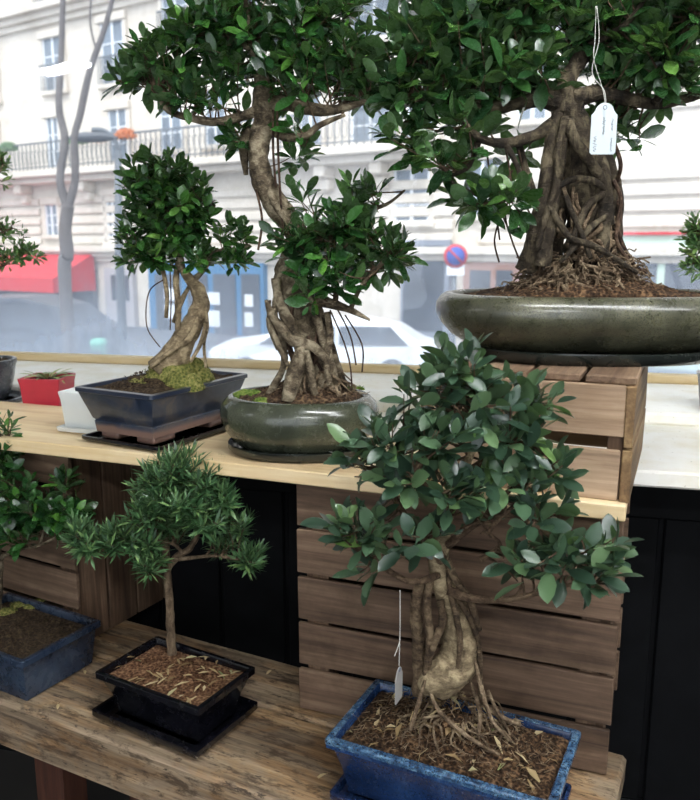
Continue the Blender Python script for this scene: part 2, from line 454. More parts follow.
def soil_mesh(mb, hx, hy, rc, z, mound, rnd, power=None, M=None, centre=(0,0), sig=.06, rough=.004):
    o = outline(hx, hy, rc, 6, power); N = len(o); rings = 18
    v = [(0, 0, 0)]
    seed = rnd.random()*50
    def hh(x, y):
        r2 = ((x-centre[0])**2 + (y-centre[1])**2)
        return z + mound*math.exp(-r2/(2*sig*sig)) + rough*noise.noise(Vector((x*55+seed, y*55, 0))) + rough*.7*noise.noise(Vector((x*170+seed, y*170, 3)))
    v = [(0, 0, hh(0,0))]
    for i in range(1, rings+1):
        for x, y in o:
            f_ = i/rings
            v.append((x*f_, y*f_, hh(x*f_, y*f_) if i < rings else z-.003))
    f = [(0, 1+k, 1+(k+1) % N) for k in range(N)]
    for i in range(rings-1):
        for k in range(N):
            k2 = (k+1) % N
            f.append((1+i*N+k, 1+(i+1)*N+k, 1+(i+1)*N+k2, 1+i*N+k2))
    mb.add(v, f, True, M)
    # crumbs, part of the same soil
    for _ in range(700):
        k = rv(rnd); x, y = k.x*hx*.93, k.y*hy*.93
        s_ = rnd.uniform(.0012, .0042); h = hh(x, y)
        vv = [Vector((x, y, h)) + rv(rnd)*s_ for _ in range(5)]
        mb.add(vv, [(0,1,2),(0,2,3),(0,3,1),(1,4,2),(2,4,3),(3,4,1)], False, M)
    return hh

def clump(mb, c, rx, ry, rz_, rnd, tuft=.004, M=None, n=10):
    v = []; f = []; m = 18
    for i in range(n+1):
        ph = math.pi*.5*i/n
        for k in range(m):
            th = 2*math.pi*k/m
            p = Vector((math.cos(th)*math.cos(ph)*rx, math.sin(th)*math.cos(ph)*ry, math.sin(ph)*rz_))
            nn = 1 + .28*noise.noise((p+Vector(c))*45) + .12*noise.noise((p+Vector(c))*150)
            v.append(Vector(c) + p*nn)
    for i in range(n):
        for k in range(m):
            k2 = (k+1) % m
            f.append((i*m+k, i*m+k2, (i+1)*m+k2, (i+1)*m+k))
    mb.add(v, f, True, M)
    for _ in range(int(110*max(rx, ry)/.03)):
        th = rnd.random()*6.283; ph = math.asin(rnd.random())
        p = Vector(c) + Vector((math.cos(th)*math.cos(ph)*rx, math.sin(th)*math.cos(ph)*ry, math.sin(ph)*rz_))*rnd.uniform(.92, 1.08)
        a = rv(rnd).normalized()*tuft*.35; b = (rv(rnd)+UP*.8).normalized()*tuft*rnd.uniform(.5, 1.4)
        mb.add([p-a, p+a, p+b], [(0,1,2)], True, M)

def wiggle(p0, p1, rnd, n=5, amp=.1, sag=0):
    p0, p1 = Vector(p0), Vector(p1); L = (p1-p0).length
    out = [p0]
    for i in range(1, n):
        t = i/n
        out.append(p0.lerp(p1, t) + rv(rnd)*L*amp - UP*sag*math.sin(t*math.pi))
    out.append(p1); return out


# ================================================================== THE SETTING
YAW_W = R(-13)
wall_o = Vector((.607, 1.335, 0))
def Wp(s, n, z):               # wall frame: s along the window wall, n outwards to the street
    return Vector((wall_o.x + s*math.cos(YAW_W) - n*math.sin(YAW_W), wall_o.y + s*math.sin(YAW_W) + n*math.cos(YAW_W), z))
MW = Matrix.Translation(wall_o) @ Matrix.Rotation(YAW_W, 4, 'Z')
SILL_Z = H - .386
GLASS_N = .82
FLOOR = plain('floor_concrete', rgb(44,42,40), .8, .2, 6)
WB = .15
mb = MB(); mb.box(-4, 4, -4.2, WB+.02, -.1, 0, MW); mb.build('floor', FLOOR, kind='structure')
mb = MB(); mb.box(-4, 4, -4.2, GLASS_N+.1, 2.62, 2.75, MW); mb.build('ceiling', plain('ceiling_paint', rgb(214,212,206), .8), kind='structure')
# low black panelled wall under the sill
mb = MB()
WB = .15
mb.box(-4, 4, WB+.02, WB+.09, 0, SILL_Z-.03, MW)
mb.box(-4, 4, WB, WB+.02, SILL_Z-.14, SILL_Z-.03, MW, .003)
mb.box(-4, 4, WB+.004, WB+.02, 0, .12, MW, .003)
s_ = -3.9
while s_ < 4:
    mb.box(s_, s_+.145, WB+.008, WB+.02, .12, SILL_Z-.14, MW, .003); s_ += .155
mb.build('wall_back', BLACKWALL, kind='structure')
# white stone sill with a raised inner step
mb = MB()
mb.box(-4, 4, -.012, .50, SILL_Z-.03, SILL_Z, MW, .004)
mb.box(-4, 4, .37, GLASS_N-.03, SILL_Z, SILL_Z+.028, MW, .006)
mb.box(-4, 4, WB+.09, GLASS_N+.25, -.9, SILL_Z-.03, MW)
mb.build('trim_1', SILL, kind='structure')
# timber bottom rail of the window
mb = MB(); mb.box(-4, .33, GLASS_N-.055, GLASS_N-.02, SILL_Z+.028, SILL_Z+.052, MW, .004)
mb.build('trim_2', W_FRAME, kind='structure')

PAINT = plain('shop_wall_paint', rgb(170,168,162), .8, 0, 4, .04)
mb = MB(); mb.box(-4.12, -4, -4.2, GLASS_N+.1, 0, 2.75, MW); mb.build('wall_left', PAINT, kind='structure')
mb = MB(); mb.box(4, 4.12, -4.2, GLASS_N+.1, 0, 2.75, MW); mb.build('wall_right', PAINT, kind='structure')
mb = MB(); mb.box(-4, -2.6, -4.32, -4.2, 0, 2.75, MW); mb.box(1.6, 4, -4.32, -4.2, 0, 2.75, MW); mb.box(-2.6, 1.6, -4.32, -4.2, 2.45, 2.75, MW); mb.build('wall_rear', PAINT, kind='structure')

def glass_mat():
    t = NT('fogged_window_glass')
    tc = t.n('ShaderNodeTexCoord'); sep = t.n('ShaderNodeSeparateXYZ', {0: tc.outputs['Object']})
    a = t.noise(t.coords((1,1,.6)), 2.2, 4, .6); b = t.noise(t.coords((1,1,.25)), 30, 4, .7)
    # condensation : a band on the lower half of the pane, with its own ragged edge
    hgt = t.math('ADD', t.math('SUBTRACT', 1.0, t.math('MULTIPLY', t.math('SUBTRACT', sep.outputs[2], .93), 2.6)), t.math('MULTIPLY', t.math('SUBTRACT', a, .5), 1.6))
    fog = t.ramp(hgt, [(.0, (.07,)*3+(1,)), (.55, (.15,)*3+(1,)), (1, (.34,)*3+(1,))])
    fog = t.math('MULTIPLY', fog, t.math('ADD', t.math('MULTIPLY', b, .6), .7), True)
    tr = t.n('ShaderNodeBsdfTransparent', {'Color': (.97,.985,1,1)})
    gl = t.n('ShaderNodeBsdfGlossy', {'Color': (1,1,1,1), 'Roughness': .02})
    fr = t.n('ShaderNodeFresnel', {'IOR': 1.45})
    m1 = t.n('ShaderNodeMixShader', {0: t.math('MULTIPLY', fr.outputs[0], .8), 1: tr.outputs[0], 2: gl.outputs[0]})
    tl = t.n('ShaderNodeBsdfTranslucent', {'Color': (.62,.72,.88,1)})
    m2 = t.n('ShaderNodeMixShader', {0: fog, 1: m1.outputs[0], 2: tl.outputs[0]})
    t.surf(m2.outputs[0]); return t.m
mb = MB(); mb.box(-4, 4, GLASS_N, GLASS_N+.006, SILL_Z+.0, 2.62, MW)
mb.build('window_1', glass_mat(), kind='structure')

# ================================================================== STREET
STREET = H - 2.9
mb = MB(); mb.add([(-60,2.4,STREET),(60,2.4,STREET),(60,80,STREET),(-60,80,STREET)], [(0,1,2,3)], False)
mb.build('ground', plain('asphalt', rgb(84,88,96), .8, .2, 2), kind='structure')

FY = R(-33); F0 = Vector((0, 24, 0))
fd = Vector((math.cos(FY), math.sin(FY), 0)); fn = Vector((-math.sin(FY), math.cos(FY), 0))
def F(u, v, n=0):              # (s, z) on the facade plane, n in front of it (towards the camera)
    d = ray(u, v); o = F0 - fn*n
    t = (o.dot(fn))/(d.x*fn.x+d.y*fn.y)
    p = Vector((d.x*t, d.y*t, 0)) - o
    return p.dot(fd), H + d.z*t
MF = Matrix.Translation(F0) @ Matrix.Rotation(FY, 4, 'Z')

def stone():
    t = NT('pale_limestone'); co = t.coords()
    a = t.noise(co, .7, 5, .6); b = t.noise(co, 6, 4, .6)
    cc = t.ramp(t.math('ADD', t.math('MULTIPLY', a, .6), t.math('MULTIPLY', b, .4)), [(.35, rgb(196,186,172)), (.65, rgb(224,216,204))])
    t.pbr(cc, .85, t.bump(b, .2, .02)); return t.m
STONE = stone()
STONE_J = plain('stone_joint', rgb(150,140,128), .9, 0, 3)
GLZ = plain('dark_window_glass', rgb(112,124,136), .15, 0, 1, .25)
GLZ2 = plain('shop_window_glass', rgb(70,76,86), .12, 0, .8, .4)
IRON = plain('balcony_iron', rgb(96,102,108), .6)
CURT = plain('white_window_frame', rgb(222,226,230), .6)
BLUESHOP = plain('blue_shop_paint', rgb(44,108,150), .45, 0, 1, .06)
REDAWN = plain('red_awning_canvas', rgb(198,40,48), .8, 0, 3, .06)

bld = thing('apartment_building', 'pale cream stone apartment building with iron balcony across the street', 'building', (F0.x, F0.y, STREET))
bld.rotation_euler = (0,0,FY)
def fbox(mb, s0, s1, z0, z1, n0, n1, bev=0):    # facade local; n towards camera = -y
    mb.box(min(s0,s1), max(s0,s1), -n1, -n0, min(z0,z1)-STREET, max(z0,z1)-STREET, None, bev)
def frect(u0, v0, u1, v1):
    s0, za = F(u0, v0); s1, zb = F(u1, v1)
    sm, z0 = F((u0+u1)/2, v0); _, z1 = F((u0+u1)/2, v1)
    return s0, s1, z1, z0
_, Zsh = F(87, 252); _, Zbal = F(57, 177); 
mb = MB(); fbox(mb, -45, 32, STREET, 22, -.6, 0)
mb.build('wall', STONE, bld, True)
# rusticated courses : raised ashlar bands between the shop cornice and the balcony, and on the right-hand wing
mb = MB()
z = Zsh + .25; hgt = (Zbal-.7-Zsh-.25)/5
k = 0
while k < 5:
    for (sa, sb) in ((-45, F(40,200)[0]), (F(60,200)[0], F(330,200)[0]), (F(352,200)[0], F(455,200)[0]), (F(480,200)[0], 32)):
        fbox(mb, sa, sb, z+.05, z+hgt-.05, 0, .10, .03)
    z += hgt; k += 1
mb.build('ashlar_courses', STONE, bld, True)
mb = MB()
z = Zbal + .5
for k in range(9):
    fbox(mb, F(560, 150)[0], 32, z+.04, z+.42, 0, .08, .02); z += .47
mb.build('ashlar_wing', STONE, bld, True)
def cornice(z, d, h, s0=-45, s1=32):
    mb = MB()
    fbox(mb, s0, s1, z, z+h*.4, 0, d, .02); fbox(mb, s0, s1, z-h*.35, z, 0, d*.6, .02); fbox(mb, s0, s1, z-h*.7, z-h*.35, 0, d*.3, .02)
    return mb.build('cornice', STONE, bld, True)
cornice(Zsh, .45, .5)
cornice(F(53, 12)[1], .55, .6)
cornice(F(53, 12)[1]+5.2, .55, .6)
# balcony slab, corbels and railing
mb = MB(); fbox(mb, -45, F(430,150)[0], Zbal-.06, Zbal+.16, 0, 1.0, .03); fbox(mb, -45, F(430,150)[0], Zbal-.26, Zbal-.06, 0, .7, .03)
mb.build('balcony_slab', STONE, bld, True)
for u in (-20, 30, 93, 150, 205, 270, 330, 385):
    s0 = F(u, 190)[0]; mb = MB()
    fbox(mb, s0-.2, s0+.2, Zbal-.6, Zbal-.26, 0, .62, .05); fbox(mb, s0-.17, s0+.17, Zbal-.95, Zbal-.6, 0, .35, .05)
    mb.build('corbel', STONE, bld, True)
rail = MB(); s = -40; sE = F(430,150)[0]
fbox(rail, -40, sE, Zbal+1.08, Zbal+1.14, .9, .96); fbox(rail, -40, sE, Zbal+.26, Zbal+.30, .91, .95)
while s < sE:
    fbox(rail, s, s+.03, Zbal+.16, Zbal+1.1, .915, .945)
    rail.tube([(s+.1+.09*math.cos(a*.7), -.93, Zbal+.62+.24*math.sin(a*.7)-STREET) for a in range(10)], .012, 4)
    s += .24
rail.build('balcony_railing', IRON, bld, True)
def window(u0, v0, u1, v1, balc=False, frame=True):
    s0, s1, z0, z1 = frect(u0, v0, u1, v1)
    w = MB(); fbox(w, s0-.18, s1+.18, z1, z1+.28, 0, .16, .03); fbox(w, s0-.16, s0, z0, z1, 0, .1, .02); fbox(w, s1, s1+.16, z0, z1, 0, .1, .02)
    fbox(w, s0-.2, s1+.2, z0-.16, z0, 0, .2, .03)
    wo = w.build('window', STONE, bld, True)
    p = MB(); fbox(p, s0, s1, z0, z1, 0, .015); p.build('pane', GLZ, wo, True)
    f = MB(); sm = (s0+s1)/2
    for a, b in ((s0, s0+.07), (sm-.05, sm+.05), (s1-.07, s1)): fbox(f, a, b, z0, z1, .015, .05)
    for h in (.33, .66): fbox(f, s0, s1, z0+(z1-z0)*h-.02, z0+(z1-z0)*h+.02, .015, .045)
    f.build('window_frame', CURT, wo, True)
    if balc:
        r = MB(); fbox(r, s0-.1, s1+.1, z0+.85, z0+.9, .18, .22); x = s0-.1
        while x < s1+.1: fbox(r, x, x+.025, z0, z0+.88, .19, .21); x += .11
        r.build('window_guard', IRON, wo, True)
for a in ((43,38,66,91,1), (101,22,127,84,1), (-22,50,0,102,1), (47,118,62,168), (109,110,130,160), (-15,128,2,178),
          (46,205,60,235), (107,196,121,243), (-16,210,0,240),
          (160,98,184,150), (205,90,228,145), (352,90,392,142), (408,82,436,136), (300,96,322,146),
          (35,-55,62,4,1), (92,-62,120,-4,1), (160,-60,190,40,1), (352,-40,400,38,1), (445,-40,480,34,1), (230,-50,260,34,1), (290,-40,320,36,1),
          (466,160,500,215), (395,170,430,222), (520,60,548,120), (640,-60,690,20,1), (560,-60,600,30,1)):
    window(*a)
# orange flower boxes on the balcony
for u, v in ((118,122), (147,134), (30,147), (100,130)):
    s0, z0 = F(u, v); m_ = MB(); clump(m_, (s0, -.95, Zbal+.95-STREET), .38, .2, .22, random.Random(u), .12)
    m_.build('flower_box', plain('balcony_flowers_%d' % u, rgb(226,150,96) if u in (118,147) else rgb(130,160,120), .8), bld, True)

# shop fronts at street level
def shop(name, label, u0, u1, vt, paint, panes, base=.55, parent=None, posters=()):
    s0 = F(u0, 300)[0]; s1 = F(u1, 300)[0]; zt = F((u0+u1)/2, vt)[1]
    t = thing(name, label, 'shopfront', tuple(F0 + fd*((s0+s1)/2))[:2] + (STREET,), FY)
    mid = (s0+s1)/2
    b = MB(); b.box(s0-mid, s1-mid, -.22, 0, 0, zt-STREET, None)
    b.build('frame', paint, t, True)
    for (a, c, va, vb) in panes:
        p = MB(); pa = F(a, va)[0]-mid; pc = F(c, va)[0]-mid; z1 = F((a+c)/2, va)[1]-STREET; z0 = F((a+c)/2, vb)[1]-STREET
        p.box(pa, pc, -.26, -.22, z0, z1); p.build('shop_window', GLZ2, t, True)
    for (a, c, va, vb) in posters:
        p = MB(); pa = F(a, va)[0]-mid; pc = F(c, va)[0]-mid; z1 = F((a+c)/2, va)[1]-STREET; z0 = F((a+c)/2, vb)[1]-STREET
        p.box(pa, pc, -.275, -.261, z0, z1); p.build('poster', CURT, t, True)
    return t
shop('shopfront', 'bright blue shopfront with white posters in its windows across the street', 154, 268, 262, BLUESHOP,
     ((160,185,274,335), (192,212,274,335), (218,240,274,335), (246,264,274,335)),
     posters=((170,182,288,300), (170,182,304,318), (213,225,292,304), (213,225,310,326), (250,258,294,306), (250,258,312,326)))
shop('shopfront', 'dark shopfront with grey window behind the twisted trunk bonsai', 404, 452, 240, plain('grey_shop_paint', rgb(128,134,146), .6),
     ((408,448,246,330),))
shop('shopfront', 'small brown shopfront beside the round no parking sign', 466, 522, 262, plain('brown_shop_paint', rgb(150,116,104), .6), ((474,494,270,300), (500,516,270,300)))
shop('shopfront', 'dark grey shopfront under the red canvas awning', -60, 98, 268, plain('slate_shop_paint', rgb(88,92,102), .6), ((-50,0,285,330), (8,52,285,340), (58,94,300,340)))
shop('shopfront', 'grey panelled doorway between red awning and blue shopfront', 110, 138, 268, plain('pale_door_paint', rgb(168,164,166), .6), ((116,133,275,300),))
shop('shopfront', 'pale green and white shopfront at the right end of street', 598, 800, 234, plain('pale_green_shop_paint', rgb(196,216,200), .6),
     ((604,660,262,300), (668,790,262,300)))
t = thing('shop_fascia', 'thin red line fascia over the pale green shopfront', 'sign', tuple(F0+fd*F(700,233)[0])[:2]+(F(700,233)[1],), FY)
b = MB(); w_ = (F(800,233)[0]-F(598,233)[0])/2; b.box(-w_, w_*.7, -.34, -.23, -.04, .03); b.build('fascia_board', REDAWN, t, True)

# red awning : long front part and folded side
s0, z0 = F(-60, 262); s1, _ = F(98, 262); zt = F(80, 256)[1]; mid = (s0+s1)/2
aw = thing('awning', 'red canvas shop awning seen across the street at left', 'awning', tuple(F0+fd*mid)[:2]+(zt,), FY)
b = MB(); L_ = (s1-s0)/2
b.add([(-L_,-.2,.1),(L_,-.2,.1),(L_,-2.0,-.75),(-L_,-2.0,-.75),(-L_,-.2,.06),(L_,-.2,.06),(L_,-2.0,-.79),(-L_,-2.0,-.79)],
      [(0,1,2,3),(7,6,5,4),(0,4,5,1),(3,2,6,7),(0,3,7,4),(1,5,6,2)], False)
b.build('awning_top', REDAWN, aw, True)
b = MB(); b.box(-L_, L_, -2.03, -1.99, -1.25, -.75); b.build('valance', REDAWN, aw, True)
b = MB(); b.add([(L_,-.2,.1),(L_,-2.0,-.75),(L_,-2.0,-1.25),(L_,-.2,-1.25),(L_+.03,-.2,.1),(L_+.03,-2.0,-.75),(L_+.03,-2.0,-1.25),(L_+.03,-.2,-1.25)],
               [(0,1,2,3),(7,6,5,4),(0,4,5,1),(1,5,6,2),(2,6,7,3),(3,7,4,0)], False)
b.build('side_panel', REDAWN, aw, True)

# cars ------------------------------------------------------------------
def car(label, uc, Y, paint, L=4.2, rz=0.0, h=1.42, flip=1):
    p = Q(uc, 320, Y); t = thing('car', label, 'car', (p.x, Y, STREET), rz)
    prof = [(-.5,.30),(-.5,.52),(-.475,.60),(-.30,.68),(-.17,.93),(-.05,1.0),(.18,1.0),(.34,.90),(.44,.68),(.5,.62),(.5,.30)]
    prof = [(x*L*flip, z*h) for x, z in prof]
    b = MB(); W = .85; rows = []
    for y, k in ((-W, .0), (-W*.98, 1), (-W*.7, 1), (W*.7, 1), (W*.98, 1), (W, 0)):
        inset = {0:0, 1:1}[k]
        rows.append([(x*(.97 if abs(y) == W else 1), y*(1 if z < .7*h else .86), (z if k else z*.985)) for x, z in prof])
    v = [p_ for r in rows for p_ in r]; n = len(prof); f = []
    for i in range(len(rows)-1):
        for k in range(n):
            k2 = (k+1) % n; f.append((i*n+k, i*n+k2, (i+1)*n+k2, (i+1)*n+k))
    f.append(tuple(range(n))[::-1]); f.append(tuple((len(rows)-1)*n+k for k in range(n)))
    b.add(v, f, False); b.build('body', paint, t, True)
    g = MB()
    for y in (-.76, .76):
        for xa, xb, xc, xd in ((-.27, -.15, .06, .06), (.08, .08, .30, .38)):
            yy = y*1.0
            q = [(xa*L*flip, yy*1.12, .66*h), (xd*L*flip, yy*1.12, .66*h), (xc*L*flip, yy*1.0, .93*h), (xb*L*flip, yy*1.0, .93*h)]
            e = .015*(1 if y > 0 else -1)
            q2 = [(x_, y_+e, z_) for x_, y_, z_ in q]
            g.add(q+q2, [(0,1,2,3),(7,6,5,4),(0,4,5,1),(1,5,6,2),(2,6,7,3),(3,7,4,0)], False)
    g.build('side_windows', GLZ2, t, True)
    for x in (-.33, .31):
        for y in (-.82, .82):
            w = MB(); N = 20; rr = .32
            w.tube([(x*L*flip, y-.11, rr), (x*L*flip, y+.11, rr)], rr, N)
            wo = w.build('wheel', plain('tyre_rubber', rgb(40,42,46), .7), t, True)
            w = MB(); w.tube([(x*L*flip, y-.12, rr), (x*L*flip, y+.12, rr)], rr*.6, N); w.build('hub_cap', plain('hub_metal', rgb(150,154,160), .4), wo, True)
    return t
car('white car parked across the street, behind the two middle bonsai', 326, 17.0, plain('white_car_paint', rgb(232,236,240), .25, 0, 1, .01), 4.7, R(-6), 1.38)
car('dark grey van parked at left behind the fogged window', 4, 17.5, plain('dark_car_paint', rgb(58,64,76), .3, 0, 1, .05), 4.8, R(-8), 1.82)
# green bin
p = Q(99, 350, 16.0); t = thing('litter_bin', 'small green litter bin on the far pavement', 'bin', (p.x, p.y, STREET))
b = MB(); loft(b, [(0,0),(0,.9),(.02,.92),(.02,1.0),(-.04,1.06)], .13, .13, .05); b.build('bin_body', plain('green_bin', rgb(96,178,150), .5), t, True)
b = MB(); b.box(-.08, .08, -.16, -.13, .74, .84); b.build('bin_slot', GLZ2, t, True)
# bare street tree
def wt(pts, Y): return [Q(u, v, Y) for u, v in pts]
YT = 9.5
t = thing('street_tree', 'bare forked street tree outside the window', 'tree', (Q(66,280,YT).x, YT, STREET))
SB = plain('wet_grey_bark', rgb(92,86,84), .8, .3, 8, .2)
a, r = spline([Vector((Q(66,280,YT).x, YT, STREET))]+wt([(65,285),(67,255),(65,230),(68,205)], YT), [.085,.08,.078,.074,.07], 6)
b = MB(); b.tube(a, r, 10, .08, 3); b.build('trunk', SB, t)
a, r = spline(wt([(68,208),(60,180),(65,140),(59,108),(61,60),(63,0),(67,-60)], YT), [.058,.05,.045,.042,.036,.03,.024], 5)
b = MB(); b.tube(a, r, 8, .1, 3); b.build('limb', SB, t)
a, r = spline(wt([(67,208),(75,180),(74,140),(80,115),(90,70),(104,30),(114,-10),(118,-60)], YT), [.058,.046,.042,.042,.038,.032,.026,.02], 5)
b = MB(); b.tube(a, r, 8, .1, 3); b.build('limb', SB, t)
a, r = spline(wt([(97,52),(90,20),(94,-30)], YT), [.015,.012,.01], 5)
b = MB(); b.tube(a, r, 6); b.build('limb', SB, t)
# street lamp
YL = 11.0; LM = plain('lamp_metal', rgb(92,98,104), .5)
t = thing('street_lamp', 'grey street lamp with curved arm outside the window', 'lamp', (Q(119,300,YL).x, YL, STREET))
b = MB(); b.tube([Vector((Q(119,300,YL).x, YL, STREET)), Q(119,250,YL), Q(118,150,YL)], [.07,.06,.045], 8); b.build('lamp_post', LM, t)
a, r = spline(wt([(118,150),(115,140),(104,131),(92,130)], YL), [.035]*4, 6); b = MB(); b.tube(a, r, 6); b.build('lamp_arm', LM, t)
b = MB(); c = Q(93, 138, YL); M_ = Matrix.Translation(c) @ Matrix.Diagonal((1,.6,.35,1))
b.tube([(-.32,0,0),(-.26,0,0),(-.1,0,.03),(.12,0,.03),(.27,0,0),(.33,0,0)], [.03,.13,.19,.18,.09,.03], 12, M=M_); b.build('lamp_head', plain('lamp_head_metal', rgb(78,82,88), .5), t)
# road sign
YS = 13; t = thing('road_sign', 'round blue and red no parking sign on a pole', 'sign', (Q(455,300,YS).x, YS, STREET))
b = MB(); b.tube([Vector((Q(455,300,YS).x, YS, STREET)), Q(455,248,YS)], .035, 8); b.build('pole', LM, t)
c = Q(455, 256, YS)
b = MB(); b.tube([c+Vector((0,-.05,0)), c+Vector((0,-.08,0))], .19, 24); so = b.build('sign_plate', plain('sign_red', rgb(196,60,70), .5), t)
b = MB(); b.tube([c+Vector((0,-.08,0)), c+Vector((0,-.09,0))], .145, 24); b.build('sign_face', plain('sign_blue', rgb(58,84,170), .5), so)
b = MB(); b.tube([c+Vector((-.11,-.095,.11)), c+Vector((.11,-.095,-.11))], .02, 4); b.build('sign_bar', plain('sign_bar_red', rgb(196,60,70), .5), so)
b = MB(); c2 = Q(455, 269, YS); b.box(c2.x-.14, c2.x+.14, YS-.07, YS-.05, c2.z-.1, c2.z+.1); b.build('sign_panel', CURT, t)

# ================================================================== FURNITURE
rnd = random.Random(11)
BENCH_Z = H - .803
bt = thing('work_bench', 'worn low timber bench carrying the rectangular bonsai pots', 'bench', (-.4, 1.19, 0), R(-27))
b = MB(); b.box(-1.0, .765, 0, .205, BENCH_Z-.098, BENCH_Z-.0015, None, .007, .002, rnd); b.build('plank', W_BENCH, bt, True)
b = MB(); b.box(-1.0, .77, .208, .352, BENCH_Z-.05, BENCH_Z-.0015, None, .006, .002, rnd); b.build('plank', W_BENCH, bt, True)
for x in (-.19, .62):
    for y in (.035, .27):
        b = MB(); b.box(x-.035, x+.035, y, y+.06, 0, BENCH_Z-(.098 if y < .2 else .05), None, .003); b.build('leg', W_DARK, bt, True)
b = MB(); b.box(-.155, .585, .045, .075, .20, .25, None, .003); b.build('stretcher', W_DARK, bt, True)

SHELF_Z = H - .362
SH_YAW = R(-21)
sh = thing('shelf_board', 'long pale pine shelf board laid across the wooden crates', 'shelf', (.390, 1.080, SILL_Z), SH_YAW)
b = MB(); b.box(-1.75, 0, 0, .29, 0, SHELF_Z-SILL_Z, None, .002); b.build('board', W_SHELF, sh, True)

def crate_low(label, x, y, rz, L, D, light, seed, zb, grp=None):
    """apple crate standing 41.6 cm tall, 5 slats a side, upright planks on the ends"""
    r_ = random.Random(seed)
    t = thing('wooden_crate', label, 'crate', (x, y, zb), rz, grp)
    for k in range(5):
        z0 = k*.0848
        b = MB(); b.box(-L, 0+r_.uniform(-.003,.001), 0+r_.uniform(0,.002), .010, z0, z0+.0763+r_.uniform(-.002,.001), None, .0015, .0008, r_); b.build('slat', W_CR_X, t, True)
        b = MB(); b.box(-L, 0, D-.010, D, z0, z0+.076, None, .0015); b.build('slat', W_CR_X, t, True)
    for sx in (0, 1):
        x0 = -.024 if sx == 0 else -L+.012; 
        for k in range(3):
            w = (D-.024)/3
            b = MB(); b.box(x0, x0+.012, .012+k*w+.001, .012+(k+1)*w-.004, 0, .4155, None, .0015, .001, r_); b.build('end_plank', W_CR_Z, t, True)
        for y0 in (.010, D-.040):
            b = MB(); xx = -.054 if sx == 0 else -L+.024
            b.box(xx, xx+.030, y0, y0+.030, 0, .4155, None, .0015); b.build('corner_post', W_CR_Z, t, True)
    return t
crate_low('large brown slatted crate behind the blue foreground pot, under the shelf', .397, 1.098, SH_YAW, .522, .268, 0, 3, BENCH_Z)
cl = crate_low('brown slatted crate at far left behind the slate blue pot', -.545, 1.492, R(-29), .50, .275, 0, 8, BENCH_Z)

# low crate on the shelf under the big oval pot
def crate_top():
    r_ = random.Random(5); L = .30; D = .33; h = .181
    t = thing('wooden_crate', 'low light brown crate on the shelf under the big oval pot', 'crate', (.398, 1.094, SHELF_Z), R(-23))
    b = MB(); b.box(-L, -.013, 0, .010, h-.012-.0745, h-.012, None, .0015, .0008, r_); b.build('slat', W_UP_X, t, True)
    b = MB(); b.box(-L, -.016, 0, .010, 0, .0745, None, .0015, .0008, r_); b.build('slat', W_UP_X, t, True)
    b = MB(); b.box(-L, -.013, D-.010, D, h-.012-.0745, h-.012, None, .0015); b.build('slat', W_UP_X, t, True)
    b = MB(); b.box(-L, -.013, D-.010, D, 0, .0745, None, .0015); b.build('slat', W_UP_X, t, True)
    for x0 in (-.013, -L-.013):
        for z0, z1 in ((0, .0765), (.080, h-.013)):
            b = MB(); b.box(x0, x0+.013, -.002, D+.002, z0, z1, None, .0015, .0008, r_); b.build('end_plank', W_CR_YEL, t, True)
        xx = -.035 if x0 > -.1 else -L+.001
        for y0 in (.010, D-.035):
            b = MB(); b.box(xx, xx+.022, y0, y0+.025, 0, h-.012, None, .001); b.build('corner_post', W_CR_Z, t, True)
    x = 0.0
    while x > -L+.02:
        w = .070
        b = MB(); b.box(x-w, x, .004, D, h-.012, h, None, .002, .0008, r_); b.build('top_board', W_CR_Y, t, True)
        x -= w+.0065
    return t
crate_top()
CR_TOP = SHELF_Z + .181

# ------------------------------------------------------------------ world-space part builder
class WMB(MB):   # mesh builder whose world-space points go into a rotated parent
    def build(s, name, mat, parent, kind=None, label=None):
        Mi = (Matrix.Translation(parent.location) @ Matrix.Rotation(parent.rotation_euler.z, 4, 'Z')).inverted()
        s.v = [tuple(Mi @ Vector(p)) for p in s.v]
        return MB.build(s, name, mat, parent, True, kind, label)
TB = WMB
